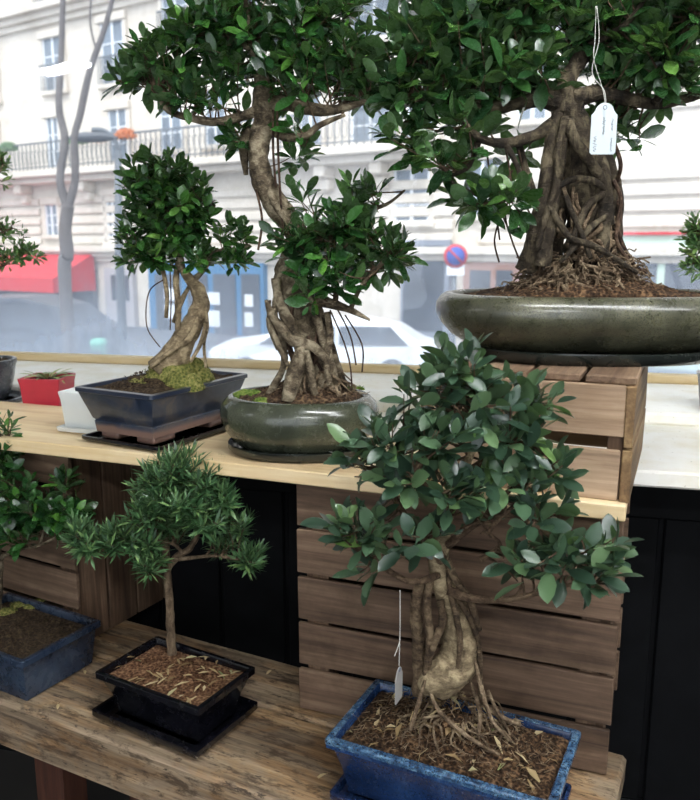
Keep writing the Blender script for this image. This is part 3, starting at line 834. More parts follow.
# ================================================================== POTS AND TREES
def finish_tree(t, fol, leafm, tw, trunkobj=None):
    fol.build('foliage', leafm, t); tw.build('twigs', TWIG, t, kind='stuff')
def saucer(name_label, c, z, hx, hy, rc, rz, mat_, h=.016, power=None, group=None):
    t = thing('saucer', name_label, 'saucer', (c[0], c[1], z), rz, group)
    b = MB(); loft(b, [(-.012,0),(-.008,.001),(0,h*.55),(0,h),(-.005,h),(-.008,h*.45),(-.03,h*.35)], hx, hy, rc, power)
    edge_smooth(b.build('dish', mat_, t, True), 50)
    b = MB(); loft(b, [(-.014,h*.36),(-.014,h*.42),(-.018,h*.42),(-.018,h*.36)], hx, hy, rc, power); b.build('inner_ridge', mat_, t, True)
    return t
def base_roots(mb, c, rnd, n, r0, r1, zsoil, ztop, rad, amp=.12, twist=.6):
    """tubes that run down from a trunk of radius r0 and spread over the soil to radius r1"""
    for i in range(n):
        th = rnd.random()*6.283; th2 = th + rnd.uniform(-twist, twist)
        a = Vector((c[0]+math.cos(th)*r0*rnd.uniform(.5,1), c[1]+math.sin(th)*r0*rnd.uniform(.5,1), ztop - rnd.random()*(ztop-zsoil)*.5))
        rr = r1*rnd.uniform(.5, 1.1)
        e = Vector((c[0]+math.cos(th2)*rr, c[1]+math.sin(th2)*rr*.8, zsoil-.002))
        m = Vector((c[0]+math.cos(th2)*r0*1.5, c[1]+math.sin(th2)*r0*1.5, zsoil + (a.z-zsoil)*.3))
        p = [a, a.lerp(m, .5)+rv(rnd)*amp*.05, m+rv(rnd)*amp*.06, m.lerp(e,.6)+rv(rnd)*amp*.04, e]
        q = rad*rnd.uniform(.5, 1.2)
        pp, rr_ = spline(p, [q, q*1.05, q, q*.7, q*.35], 5)
        mb.tube(pp, rr_, 6, .15, 60, seed=i)

# ---------- A : big oval pot, massive fused trunk -------------------------------------------------
rnd = random.Random(101)
ca = Vector((.402, 1.335)); zA = CR_TOP
saucer('dark glossy oval saucer on the low crate under the big pot', ca, zA, .205, .150, .1, R(-2), G_BLACKGREEN, .020, 2.4)
zp = zA + .0075
tA = thing('potted_bonsai', 'big ficus bonsai with massive root trunk in wide olive oval pot at top right', 'bonsai', (ca.x, ca.y, zp), R(0))
b = MB(); hx, hy = .256, .160
loft(b, [(-.085,0),(-.075,.001),(-.050,.012),(-.022,.030),(-.004,.050),(.002,.066),(.001,.080),(-.006,.091),(-.014,.096),(-.022,.097),(-.028,.093),(-.034,.08)], hx, hy, .1, 2.5, Matrix.Translation((ca.x,ca.y,zp)))
edge_smooth(b.build('pot', G_OLIVE, tA), 60)
zs = zp+.088
b = MB(); soilA = soil_mesh(b, hx-.033, hy-.033, .1, zs, .044, rnd, 2.5, Matrix.Translation((ca.x,ca.y,0)), (-.01, 0), .09, .006)
b.build('soil', SOIL_BR, tA)
YA = 1.335
# main fused trunk
b = MB()
main = [([(590,268,YA),(590,240,YA),(589,210,YA),(585,175,YA),(577,140,YA),(568,108,YA)], [.042,.038,.036,.033,.029,.024]),
        ([(613,268,YA+.0),(613,235,YA+.0),(614,200,YA),(604,160,YA),(588,125,YA)], [.016,.015,.016,.014,.011]),
        ([(600,266,YA-.04),(602,235,YA-.04),(605,200,YA-.036),(598,160,YA-.025),(582,125,YA-.01)], [.014,.013,.013,.012,.010]),
        ([(526,270,YA-.03),(534,245,YA-.04),(543,200,YA-.045),(549,160,YA-.035),(553,130,YA-.02),(562,105,YA)], [.018,.015,.012,.011,.010,.010]),
        ([(541,266,YA-.05),(548,235,YA-.052),(555,195,YA-.05),(561,155,YA-.04),(567,112,YA-.01)], [.014,.010,.008,.008,.009]),
        ([(552,268,YA+.02),(556,230,YA+.01),(562,190,YA+.01),(566,150,YA)], [.018,.014,.012,.012]),
        ([(536,262,YA-.02),(545,225,YA-.04),(532,190,YA-.03),(523,160,YA-.01),(518,140,YA)], [.007,.007,.006,.006,.005]),
        ([(549,205,YA-.06),(560,224,YA-.066),(571,238,YA-.074),(588,244,YA-.080),(603,251,YA-.086),(637,273,YA-.08)], [.0042,.005,.005,.005,.0046,.003]),
        ([(566,196,YA-.048),(572,212,YA-.056),(580,230,YA-.066),(591,259,YA-.084)], [.004,.0045,.0045,.003]),
        ([(612,187,YA-.03),(600,196,YA-.046),(587,207,YA-.052),(575,234,YA-.062),(570,252,YA-.07)], [.006,.006,.006,.005,.003]),
        ([(552,192,YA-.055),(568,181,YA-.052),(584,179,YA-.048),(600,185,YA-.046),(612,200,YA-.03)], [.004,.005,.005,.005,.004]),
        ([(608,215,YA-.05),(590,228,YA-.06),(576,246,YA-.07),(560,262,YA-.08)], [.004,.005,.005,.003]),
        ([(568,120,YA-.03),(575,140,YA-.04),(592,165,YA-.045),(606,190,YA-.04),(611,225,YA-.04)], [.009,.009,.008,.007,.006]),
        ([(565,118,YA-.03),(558,150,YA-.046),(556,185,YA-.056),(546,215,YA-.06),(537,250,YA-.065)], [.006,.006,.006,.005,.004])]
for pts, rr in main:
    p_, r_ = spline([Q(*q) for q in pts], rr, 7); b.tube(p_, r_, 22, .26, 44, seed=len(pts)+pts[0][0])
b.build('trunk', BARK_A, tA)
b = MB()
for i in range(46):   # strands that wrap the trunk in all directions
    th = rnd.uniform(-2.9, .2); z0 = rnd.uniform(.0, .09); z1 = z0 + rnd.uniform(-.01, .10); dth = rnd.uniform(-1.5, 1.5)
    cc = Q(584,240,YA); pp = []
    for k in range(7):
        f_ = k/6; a_ = th+dth*f_; z_ = z0+(z1-z0)*f_
        cx = cc.x - .016*max(0, z_-.08)/.1; rr0 = .050 - .010*min(1, z_/.17) + .010*math.sin(math.pi*f_)*rnd.uniform(0, 1)
        pp.append(Vector((cx+math.cos(a_)*rr0, YA+math.sin(a_)*rr0, zs+.022+z_)) + rv(rnd)*.005)
    r0 = rnd.uniform(.0018, .0048); p_, r_ = spline(pp, [r0]*7, 4); b.tube(p_, r_, 6, .2, 60, seed=i)
b.build('root_lattice', ROOT, tA, kind='stuff')
b = MB(); cb = Q(578, 262, YA)
base_roots(b, (cb.x, cb.y-.01), rnd, 90, .050, .13, zs+.010, zs+.065, .0024, .5)
for i in range(300):
    a_ = rnd.uniform(2.6, 6.6); h0 = rnd.random()**1.5; q0 = Vector((cb.x+.004+math.cos(a_)*(.085-.030*h0), cb.y+math.sin(a_)*(.075-.028*h0)-.01, zs+.012+.065*h0))
    q1 = q0 + Vector((math.cos(a_)*rnd.uniform(.01,.05), math.sin(a_)*rnd.uniform(.01,.04), -rnd.uniform(0,.03))) + rv(rnd)*.02
    if q1.z < zs+.004: q1.z = zs+.004
    p_, r_ = spline(wiggle(q0, q1, rnd, 4, .2), [.0014]*5, 3); b.tube(p_, r_, 4)
b.build('surface_roots', ROOT, tA)
b = MB()     # hanging aerial roots
for pts in ([(614,140),(622,165),(617,190),(620,215),(616,240),(632,265),(648,272)], [(612,180),(620,200),(618,225),(626,250),(636,268)], [(505,150),(511,185),(506,215),(513,240),(520,262)],
            [(520,150),(526,185),(536,205),(540,235)], [(486,150),(490,180),(496,210),(500,240)], [(530,175),(526,205),(540,230),(548,262)], [(500,215),(495,240),(500,262)], [(512,170),(498,200),(506,226)]):
    p_, r_ = spline([Q(u+rnd.uniform(-1.5,1.5), v, YA-.03+rnd.uniform(-.02,.02)) for u, v in pts], [.0035 if pts[0][0] > 600 else .0016]*len(pts), 5); b = TB(); b.tube(p_, r_, 5, .1, 60); b.build('aerial_root', ROOT_DK, tA)
brA = [([(566,112,YA),(563,90,YA),(572,72,YA),(588,45,YA+.01),(596,10,YA+.02),(600,-40,YA+.02)], [.024,.018,.014,.012,.009,.006]),
       ([(566,104,YA),(540,98,YA-.01),(510,104,YA-.02),(480,108,YA-.03),(450,98,YA-.03),(420,100,YA-.03),(395,90,YA-.03)], [.020,.014,.012,.011,.009,.006,.003]),
       ([(560,118,YA),(535,135,YA-.03),(505,143,YA-.05),(480,138,YA-.06),(462,120,YA-.06)], [.012,.009,.008,.006,.003]),
       ([(572,100,YA),(600,93,YA),(625,98,YA+.01),(655,104,YA+.01),(690,98,YA+.01),(730,84,YA+.01)], [.018,.013,.011,.009,.007,.004]),
       ([(655,104,YA),(668,80,YA-.02),(676,50,YA-.03),(690,10,YA-.03)], [.007,.006,.005,.003]),
       ([(540,98,YA),(530,70,YA+.03),(505,45,YA+.04),(480,15,YA+.04)], [.008,.007,.005,.003]),
       ([(480,138,YA-.05),(470,165,YA-.06),(450,180,YA-.06),(485,200,YA-.06),(470,205,YA-.06)], [.004,.004,.003,.003,.002]),
       ([(505,143,YA-.05),(520,175,YA-.08),(510,200,YA-.09)], [.005,.004,.002]),
       ([(588,45,YA),(625,25,YA-.03),(650,-10,YA-.03)], [.006,.005,.003])]
skA = []
for pts, rr in brA:
    p_, r_ = spline([Q(*q) for q in pts], rr, 6); b = MB(); b.tube(p_, r_, 10, .2, 40, seed=rr[0]*1000); b.build('branch', BARK_A, tA)
    skA += [(q, x) for q, x in zip(p_[3:], r_[3:])]
fol = MB(); tw = MB()
foliage(skA, [(415,45,YA-.03,38,38,.06,36), (455,30,YA-.02,45,42,.08,44), (500,60,YA-.02,42,34,.07,38), (450,85,YA-.03,45,24,.06,28), (505,10,YA,50,34,.08,34),
              (560,20,YA,50,34,.08,34), (610,25,YA+.02,46,36,.08,36), (650,50,YA,44,34,.07,34), (690,30,YA-.01,40,44,.07,36), (640,85,YA+.02,40,16,.06,14), (690,78,YA,36,18,.05,12),
              (535,70,YA-.03,32,22,.05,16), (600,66,YA+.04,36,18,.05,14), (560,-30,YA,120,30,.1,40), (440,-25,YA,60,24,.1,20), (680,-25,YA,60,24,.1,18),
              (410,140,YA-.04,32,20,.05,12), (440,160,YA-.05,34,18,.05,12), (480,200,YA-.06,34,15,.04,10), (515,205,YA-.08,16,14,.03,5), (470,125,YA-.05,36,12,.04,10), (425,105,YA-.03,40,16,.05,12),
              (628,135,YA+.04,14,10,.03,4), (520,150,YA+.03,16,14,.04,4), (400,85,YA-.03,22,24,.05,8), (606,122,YA+.06,20,22,.03,14)],
        rnd, fol, tw, .054, .0225, (5,8), .007, .5, .0012)
finish_tree(tA, fol, L_A, tw)

# ---------- tag on A -----------------------------------------------------------------------
def price_tag(label, top, w, h, string_pts, yaw=0, cm=None, tilt=0, rows=3, rnd=random.Random(4)):
    t = thing('price_tag', label, 'tag', tuple(top), yaw)
    b = MB(); c_ = w*.25; th = .0006
    o = [(w*.36*math.cos(R(a)), -.012+w*.33*math.sin(R(a))) for a in range(170, 5, -16)] + [(w*.42, -.0135), (w/2, -.0165), (w/2, -h+c_*.3), (w/2-c_*.3, -h), (-w/2+c_*.3, -h), (-w/2, -h+c_*.3), (-w/2, -.0165), (-w*.42, -.0135)]
    v = [(x, -th, z+.004) for x, z in o]+[(x, th, z+.004) for x, z in o]; n = len(o)
    b.add(v, [tuple(range(n)), tuple(range(n, 2*n))[::-1]] + [(i, i+n, (i+1) % n+n, (i+1) % n) for i in range(n)], False)
    b.build('card', cm or CARD, t, True)
    b = MB(); b.tube([(.0028*math.cos(a*.7), -.0009, -.002+.0028*math.sin(a*.7)) for a in range(10)], .0005, 5); b.build('eyelet', INK, t, True)
    b = MB()
    for s_ in string_pts:
        p_, r_ = spline([Vector(q) for q in s_], [.00055]*len(s_), 6); b.tube(p_, r_, 5)
    b.build('string', STRING, t)
    return t
def scribble(t, strokes, r=.0003):
    b = MB()
    for s_ in strokes:
        p_, r_ = spline([Vector((x, -.0011, z)) for x, z in s_], [r]*len(s_), 3); b.tube(p_, r_, 4)
    return b.build('handwriting', INK, t, True)
YG = YA-.105
top = Q(605, 106, YG)
tg = price_tag('white handwritten card tag hanging in front of the massive trunk', top, .038, .072,
               [[Q(596,6,YG), Q(595,40,YG), Q(594,60,YG-.003), Q(603,90,YG), Q(605,103,YG)], [Q(597,6,YG), Q(599,40,YG), Q(592,72,YG-.004), Q(604,90,YG), Q(606,104,YG)]])
# sideways handwriting: three rows that run down the card
hw = []
def row(x0, z0, z1, amp, n, rr):
    pts = []
    for i in range(n):
        z = z0 + (z1-z0)*i/(n-1)
        pts.append((x0 + (amp if i % 2 else -amp)*rr.uniform(.3,1), z + rr.uniform(-.0008,.0008)))
    return pts
rr = random.Random(9)
hw.append(row(-.0005, -.016, -.026, .0028, 8, rr)); hw.append(row(-.0005, -.028, -.040, .0022, 9, rr)); hw.append(row(.012, -.018, -.034, .0018, 12, rr)); hw.append(row(.012, -.044, -.064, .0018, 13, rr))
hw.append([(-.010,-.043),(-.0145,-.044),(-.010,-.047),(-.0145,-.049),(-.011,-.050)]); hw.append([(-.009,-.055),(-.0155,-.052)]); hw.append([(-.010,-.057),(-.0145,-.058),(-.010,-.061),(-.0145,-.063),(-.011,-.064)])
scribble(tg, hw)

# ---------- B : round olive pot, S-shaped trunk ----------------------------------------------
rnd = random.Random(202)
cB = Vector((-.090, 1.395)); YB = 1.395
saucer('dark green oval saucer under the round olive pot', cB, SHELF_Z, .128, .100, .08, R(-6), G_BLACKGREEN, .018, 2.2)
zp = SHELF_Z+.007
tB = thing('potted_bonsai', 'tall ficus bonsai with S-curved braided trunk in round dark olive pot', 'bonsai', (cB.x, cB.y, zp))
MBm = Matrix.Translation((cB.x,cB.y,zp)) @ Matrix.Rotation(R(-6), 4, 'Z')
b = MB(); hx, hy = .141, .112
loft(b, [(-.045,0),(-.04,.001),(-.025,.012),(-.010,.032),(-.001,.054),(.0,.068),(-.004,.082),(-.013,.092),(-.020,.096),(-.026,.095),(-.029,.090),(-.03,.08)], hx, hy, .1, 2.15, MBm)
edge_smooth(b.build('pot', G_OLIVE2, tB), 60)
zs = zp+.090
b = MB(); soil_mesh(b, hx-.029, hy-.029, .1, zs, .030, rnd, 2.15, Matrix.Translation((cB.x,cB.y,0)) @ Matrix.Rotation(R(-6), 4, 'Z'), (.01,0), .055, .004); b.build('soil', SOIL, tB)
b = MB()
for (u, v, r_) in ((250,396,.032),(262,402,.022),(345,390,.022),(356,388,.016),(338,400,.014),(272,390,.02)):
    p = P(u, v, zs+.002); b = MB(); clump(b, (p.x, p.y, zs-.001), r_, r_*.7, r_*.45, rnd, .003); b.build('moss', MOSS_G, tB)
b = MB()
mainB = [([(318,392,YB),(314,360,YB),(306,330,YB),(294,302,YB),(289,282,YB),(293,262,YB),(300,248,YB),(296,232,YB),(284,216,YB),(272,198,YB),(263,178,YB),(258,155,YB),(262,130,YB),(264,104,YB),(262,80,YB)],
          [.036,.030,.027,.027,.027,.023,.020,.019,.021,.020,.019,.017,.017,.018,.014]),
         ([(290,400,YB-.045),(298,375,YB-.045),(300,350,YB-.040),(290,325,YB-.034),(279,300,YB-.03),(276,278,YB-.026)], [.013,.013,.011,.010,.009,.008]),
         ([(266,300,YB-.034),(272,315,YB-.04),(281,328,YB-.046),(294,341,YB-.052),(312,346,YB-.05),(326,360,YB-.045)], [.003,.007,.009,.010,.009,.006]),
         ([(303,344,YB-.052),(298,362,YB-.058),(294,378,YB-.064),(287,402,YB-.072)], [.005,.012,.014,.011]),
         ([(306,350,YB-.054),(310,370,YB-.056),(315,396,YB-.062)], [.006,.007,.006]),
         ([(268,318,YB-.036),(276,340,YB-.046),(288,366,YB-.055)], [.004,.005,.004]),
         ([(327,312,YB-.034),(330,335,YB-.04),(326,360,YB-.045),(330,385,YB-.055)], [.005,.006,.006,.005]),
         ([(316,402,YB-.045),(309,382,YB-.044),(307,358,YB-.040),(300,335,YB-.036)], [.007,.008,.008,.006]),
         ([(336,395,YB-.03),(330,365,YB-.03),(322,335,YB-.03),(312,305,YB-.03),(304,280,YB-.025)], [.009,.009,.008,.008,.007]),
         ([(268,395,YB-.03),(283,368,YB-.03),(283,345,YB-.034),(275,322,YB-.03),(276,298,YB-.028)], [.006,.006,.006,.006,.005]),
         ([(345,392,YB+.01),(336,360,YB),(326,330,YB-.01),(318,305,YB-.02)], [.007,.006,.006,.006]),
         ([(305,245,YB-.015),(290,225,YB-.018),(276,205,YB-.02),(268,190,YB-.018)], [.005,.006,.006,.004]),
         ([(270,300,YB-.02),(268,325,YB-.02),(277,350,YB-.01)], [.0025,.0025,.002])]
for pts, rr in mainB:
    p_, r_ = spline([Q(*q) for q in pts], rr, 7); b.tube(p_, r_, 22, .25, 48, seed=pts[0][0])
b.build('trunk', BARK_B, tB)
b = MB()
for i in range(34):
    z0 = rnd.uniform(.0, .10); z1 = z0+rnd.uniform(.04,.09); th = rnd.random()*6.28; dth = rnd.uniform(-1.8,1.8); pp = []
    for k in range(6):
        f_ = k/5; z_ = z0+(z1-z0)*f_; v_ = 392-(z_/.19)*120
        cx = Q(318-(z_/.19)*28, v_, YB); pp.append(Vector((cx.x+math.cos(th+dth*f_)*.034, YB+math.sin(th+dth*f_)*.034, cx.z))+rv(rnd)*.003)
    r0 = rnd.uniform(.002,.005); p_, r_ = spline(pp, [r0]*6, 4); b.tube(p_, r_, 6, .15, 60, seed=i)
b.build('root_lattice', ROOT_DK, tB, kind='stuff')
b = MB(); cb = Q(316, 388, YB); base_roots(b, (cb.x, cb.y), rnd, 60, .034, .09, zs+.010, zs+.055, .0024, .35); b.build('surface_roots', ROOT, tB)
b = MB()
for pts in ([(277,110),(278,150),(280,190),(283,230)], [(273,110),(273,150),(276,188)], [(256,190),(262,220),(258,250)], [(330,310),(343,340),(350,365),(352,390)], [(335,305),(350,335),(356,365)], [(345,315),(362,345),(362,372)]):
    p_, r_ = spline([Q(u, v, YB-.022+rnd.uniform(-.004,.004)) for u, v in pts], [.0022 if pts[0][0] < 300 else .0015]*len(pts), 5); b = TB(); b.tube(p_, r_, 5, .1, 60); b.build('aerial_root', ROOT_DK, tB)
brB = [([(262,108,YB),(240,117,YB),(215,122,YB-.01),(190,118,YB-.02),(168,110,YB-.02),(155,88,YB-.02)], [.010,.008,.007,.006,.005,.003]),
       ([(264,100,YB),(290,104,YB-.01),(320,110,YB-.02),(345,108,YB-.02),(372,98,YB-.02)], [.016,.012,.010,.007,.004]),
       ([(268,128,YB),(285,136,YB-.02),(305,136,YB-.03),(320,125,YB-.03),(345,115,YB-.02)], [.009,.008,.006,.005,.003]),
       ([(262,84,YB),(255,50,YB),(245,15,YB),(240,-30,YB)], [.013,.010,.008,.005]), ([(264,84,YB),(290,50,YB+.01),(310,15,YB+.01),(320,-30,YB+.01)], [.010,.007,.006,.004]),
       ([(255,50,YB),(220,35,YB-.01),(195,15,YB-.01)], [.006,.005,.003]),
       ([(250,128,YB+.01),(244,150,YB+.02),(246,175,YB+.02)], [.010,.009,.004]),
       ([(318,300,YB-.02),(335,305,YB-.03),(350,310,YB-.04),(370,320,YB-.05)], [.012,.009,.006,.002]),
       ([(335,305,YB-.03),(337,275,YB-.03),(335,240,YB-.03)], [.005,.005,.003]), ([(350,310,YB-.04),(362,285,YB-.05),(380,265,YB-.05),(395,245,YB-.05)], [.004,.004,.003,.002]),
       ([(304,270,YB-.01),(325,250,YB-.03),(340,225,YB-.03)], [.006,.005,.003]),
       ([(296,235,YB),(320,225,YB+.01),(350,215,YB+.02),(385,205,YB+.02),(405,190,YB+.02)], [.006,.005,.004,.003,.002])]
skB = []
for pts, rr in brB:
    p_, r_ = spline([Q(*q) for q in pts], rr, 6); b = MB(); b.tube(p_, r_, 9, .2, 40, seed=rr[0]*1000); b.build('branch', BARK_B, tB)
    skB += [(q, x) for q, x in zip(p_[2:], r_[2:])]
fol = MB(); tw = MB()
foliage(skB, [(215,20,YB,42,38,.08,42), (255,30,YB,44,42,.08,46), (305,30,YB,44,42,.08,48), (345,62,YB-.01,34,30,.06,32), (300,75,YB-.02,42,24,.06,30), (230,70,YB,34,28,.06,26),
              (150,62,YB-.02,40,26,.05,28), (138,78,YB-.02,26,20,.04,16), (185,90,YB-.02,30,20,.05,18), (190,40,YB-.02,26,24,.05,14), (250,-30,YB,90,26,.08,30), (360,90,YB-.02,26,14,.04,12), (335,10,YB,30,26,.05,14),
              (240,140,YB+.03,16,24,.04,8), (295,155,YB+.02,22,14,.03,6), (215,105,YB-.01,24,14,.03,8), (350,75,YB-.01,36,24,.05,14),
              (300,250,YB-.03,30,28,.05,18), (330,240,YB-.03,38,30,.06,34), (372,255,YB-.04,36,28,.06,34), (350,225,YB-.03,30,18,.04,16), (395,255,YB-.04,20,22,.04,12), (350,280,YB-.05,36,16,.04,14),
              (310,290,YB-.06,14,22,.02,5), (303,200,YB,14,18,.02,4), (352,190,YB+.02,18,22,.03,5), (375,180,YB+.02,14,20,.02,4), (285,235,YB-.05,18,10,.02,4), (300,128,YB-.02,24,8,.02,4)],
        rnd, fol, tw, .044, .0178, (5,8), .0055, .5, .0011)
finish_tree(tB, fol, L_B, tw)

DENS = .78
# ---------- C : worn rectangular navy pot on the shelf ---------------------------------------------
rnd = random.Random(303)
cC = Vector((-.358, 1.530)); rzC = R(-29)
saucer('flat dark navy rectangular saucer under the worn navy pot', cC+Vector((.0,-.006)), SHELF_Z, 0.098, .130, .01, rzC, G_NAVY, .012)
zp = SHELF_Z+.006
tC = thing('potted_bonsai', 'small round-headed bonsai on a mossy leaning root in worn navy rectangular pot', 'bonsai', (cC.x, cC.y, zp), rzC)
b = MB(); hx, hy = .096, .142
loft(b, [(-.026,.014),(-.026,.016),(-.024,.034),(-.026,.036),(-.022,.040),(-.012,.070),(-.004,.090),(0,.092),(0,.099),(-.004,.100),(-.009,.100),(-.011,.094),(-.014,.08)], hx, hy, .008)
edge_smooth(b.build('pot', G_WORN, tC, True), 40)
for sx in (-1, 1):
    for sy in (-1, 1):
        b = MB(); loft(b, [(-.004,0),(0,.004),(0,.016)], .022, .03, .006, None, Matrix.Translation((sx*(hx-.052), sy*(hy-.062), 0))); b.build('pot_foot', G_WORN, tC, True)
zs = zp+.092; MC = Matrix.Translation((cC.x,cC.y,0)) @ Matrix.Rotation(rzC, 4, 'Z')
b = WMB(); soil_mesh(b, hx-.012, hy-.012, .006, zs, .026, rnd, None, MC, (0,0), .065, .006); b.build('soil', SOIL_DK, tC)
YC = 1.515
b = WMB()
for (u, v, Y, rx, ry, rz_) in ((172,374,1.515,.062,.05,.050),(196,362,1.535,.034,.034,.046),(146,378,1.49,.044,.03,.020),(184,378,1.475,.040,.028,.034)):
    p = Q(u, v, Y); b = WMB(); clump(b, (p.x, p.y, zs-.002), rx, ry, rz_, rnd, .0035); b.build('moss', MOSS, tC)
b = WMB()
for pts, rr in [([(164,372,YC),(178,352,YC),(186,335,YC),(196,318,YC),(201,305,YC),(198,290,YC),(190,280,YC),(182,270,YC)], [.036,.026,.021,.0185,.017,.014,.010,.007]),
                ([(178,330,YC-.015),(178,305,YC-.01),(176,280,YC),(178,262,YC)], [.006,.006,.006,.005]), ([(166,318,YC),(167,295,YC),(163,270,YC),(160,250,YC)], [.004,.004,.004,.003]),
                ([(174,322,YC),(182,300,YC-.01),(190,285,YC)], [.005,.005,.004]), ([(204,300,YC-.01),(207,325,YC-.01),(204,345,YC-.01),(206,368,YC-.01)], [.004,.004,.003,.003]),
                ([(200,318,YC-.02),(190,338,YC-.02),(170,352,YC-.03),(150,368,YC-.04)], [.006,.006,.005,.003]), ([(206,322,YC-.02),(200,345,YC-.03),(190,362,YC-.04)], [.004,.004,.003])]:
    p_, r_ = spline([Q(*q) for q in pts], rr, 6); b.tube(p_, r_, 14, .22, 45, seed=pts[0][0])
b.build('trunk', BARK_F, tC)
b = WMB()
for pts in ([(163,280),(150,290),(146,310),(148,330),(160,347)], [(170,270),(171,300),(170,330)]):
    p_, r_ = spline([Q(u, v, YC-.01) for u, v in pts], [.0012]*len(pts), 5); b = TB(); b.tube(p_, r_, 5); b.build('aerial_root', ROOT_DK, tC)
brC = [([(182,272,YC),(178,250,YC),(170,225,YC),(165,195,YC),(160,170,YC)], [.008,.006,.005,.004,.003]), ([(180,268,YC),(150,262,YC),(130,250,YC)], [.004,.003,.002]),
       ([(192,282,YC),(205,268,YC),(215,252,YC),(235,250,YC),(250,245,YC)], [.006,.005,.004,.004,.002]), ([(178,250,YC),(200,230,YC),(215,205,YC)], [.004,.003,.002]), ([(172,235,YC),(145,215,YC),(130,190,YC)], [.004,.003,.002])]
skC = []
for pts, rr in brC:
    p_, r_ = spline([Q(*q) for q in pts], rr, 5); b = WMB(); b.tube(p_, r_, 8, .2, 40); b.build('branch', BARK_B, tC); skC += list(zip(p_[2:], r_[2:]))
fol = WMB(); tw = WMB()
foliage(skC, [(160,178,YC,36,22,.06,42), (178,200,YC,38,26,.07,46), (145,200,YC,28,26,.05,28), (165,232,YC,42,24,.07,52), (195,215,YC,24,24,.05,26), (150,258,YC,32,14,.05,26), (195,258,YC,28,14,.05,22),
              (232,238,YC,20,20,.04,16), (240,260,YC,14,8,.03,6), (125,240,YC,12,14,.03,6)], rnd, fol, tw, .034, .0155, (6,9), .0045, twr=.0008)
fol.build('foliage', L_C, tC); tw.build('twigs', TWIG, tC, kind='stuff')

DENS = 1.0
# ---------- D : small black square pot with podocarpus on the bench ----------------------------------
rnd = random.Random(404)
cD = Vector((-.299, 1.258)); rzD = R(-30)
def rect_pot(t, hx, hy, h, mat_, flare=.022, lip=.008, rim_mat=None):
    b = MB()
    loft(b, [(-flare-.004,0),(-flare,.002),(-flare+.001,.012),(-flare*.75,h*.45),(-lip*1.1,h*.82),(-lip*.9,h*.86),(0,h*.87),(0,h*.985),(-.002,h),(-lip*1.2,h),(-lip*1.4,h*.97),(-lip*1.6,h*.8)], hx, hy, .006)
    o = edge_smooth(b.build('pot', mat_, t, True), 30)
    b = MB()
    loft(b, [(.0008,h*.93),(.0008,h*.988),(-.002,h+.0009),(-lip*1.15,h+.0009),(-lip*1.25,h*.98)], hx, hy, .006, cap=False)
    if rim_mat: edge_smooth(b.build('rim', rim_mat, o, True, label='speckled lighter rim'), 30)
    return o
saucer('glossy navy black rectangular saucer under the small square pot', cD+Vector((-.003,.0)), BENCH_Z, .118, .082, .006, rzD, G_NAVY, .020)
zp = BENCH_Z+.009
tD = thing('potted_bonsai', 'needle-leaved podocarpus bonsai in small glossy black pot at centre of bench', 'bonsai', (cD.x, cD.y, zp), rzD)
hx, hy, hD = .115, .076, .080
rect_pot(tD, hx, hy, hD, G_NAVY, .026, .007)
zs = zp+hD-.010; MD = Matrix.Translation((cD.x,cD.y,0)) @ Matrix.Rotation(rzD, 4, 'Z')
b = WMB(); soil_mesh(b, hx-.010, hy-.010, .004, zs, .006, rnd, None, MD, (0,.0), .05, .003); b.build('soil', SOIL_RED, tD)
b = WMB()
for i in range(46):
    x = rnd.uniform(-.095,.095); y = rnd.uniform(-.055,.055)
    if i > 12: x = abs(x)*rnd.choice((1,1,-.3))
    p = MD @ Vector((x, y, zs+.007+rnd.uniform(0,.003))); d = Vector((rnd.uniform(-1,1), rnd.uniform(-1,1), rnd.uniform(-.15,.2)))
    leaf(b, p, d, UP+rv(rnd)*.4, rnd.uniform(.016,.030), rnd.uniform(.004,.0065), rnd, .3, .3, 2)
b.build('fallen_leaves', DRY, tD, kind='stuff')
YD = P(171, 655, zs).y
b = WMB()
for pts, rr in [([(172,662,YD),(171,640,YD),(170,610,YD),(168,582,YD),(168,568,YD),(178,556,YD+.003),(190,548,YD+.005),(197,535,YD+.005),(196,518,YD+.005)], [.0095,.008,.007,.0068,.0068,.0062,.0055,.005,.0035])]:
    p_, r_ = spline([Q(*q) for q in pts], rr, 7); b.tube(p_, r_, 12, .22, 70)
b.build('trunk', BARK_D, tD)
brD = [([(196,520,YD),(188,500,YD),(180,480,YD)], [.004,.003,.002]), ([(172,560,YD),(190,558,YD-.01),(215,556,YD-.02),(240,560,YD-.02)], [.004,.0035,.003,.002]),
       ([(182,552,YD),(175,545,YD-.01),(165,542,YD-.015),(150,538,YD-.02)], [.003,.003,.002,.001]), ([(168,565,YD),(150,550,YD-.01),(120,548,YD-.02),(85,545,YD-.02)], [.003,.0026,.002,.001]),
       ([(195,530,YD),(215,515,YD+.02),(225,500,YD+.02)], [.003,.0025,.002]), ([(168,568,YD),(160,562,YD-.02),(150,568,YD-.02)], [.0025,.002,.0015]), ([(190,505,YD),(160,490,YD),(150,475,YD)], [.003,.002,.001])]
skD = []
for pts, rr in brD:
    p_, r_ = spline([Q(*q) for q in pts], rr, 5); b = WMB(); b.tube(p_, r_, 8, .2, 60); b.build('branch', BARK_D, tD); skD += list(zip(p_[2:], r_[2:]))
fol = WMB(); tw = WMB()
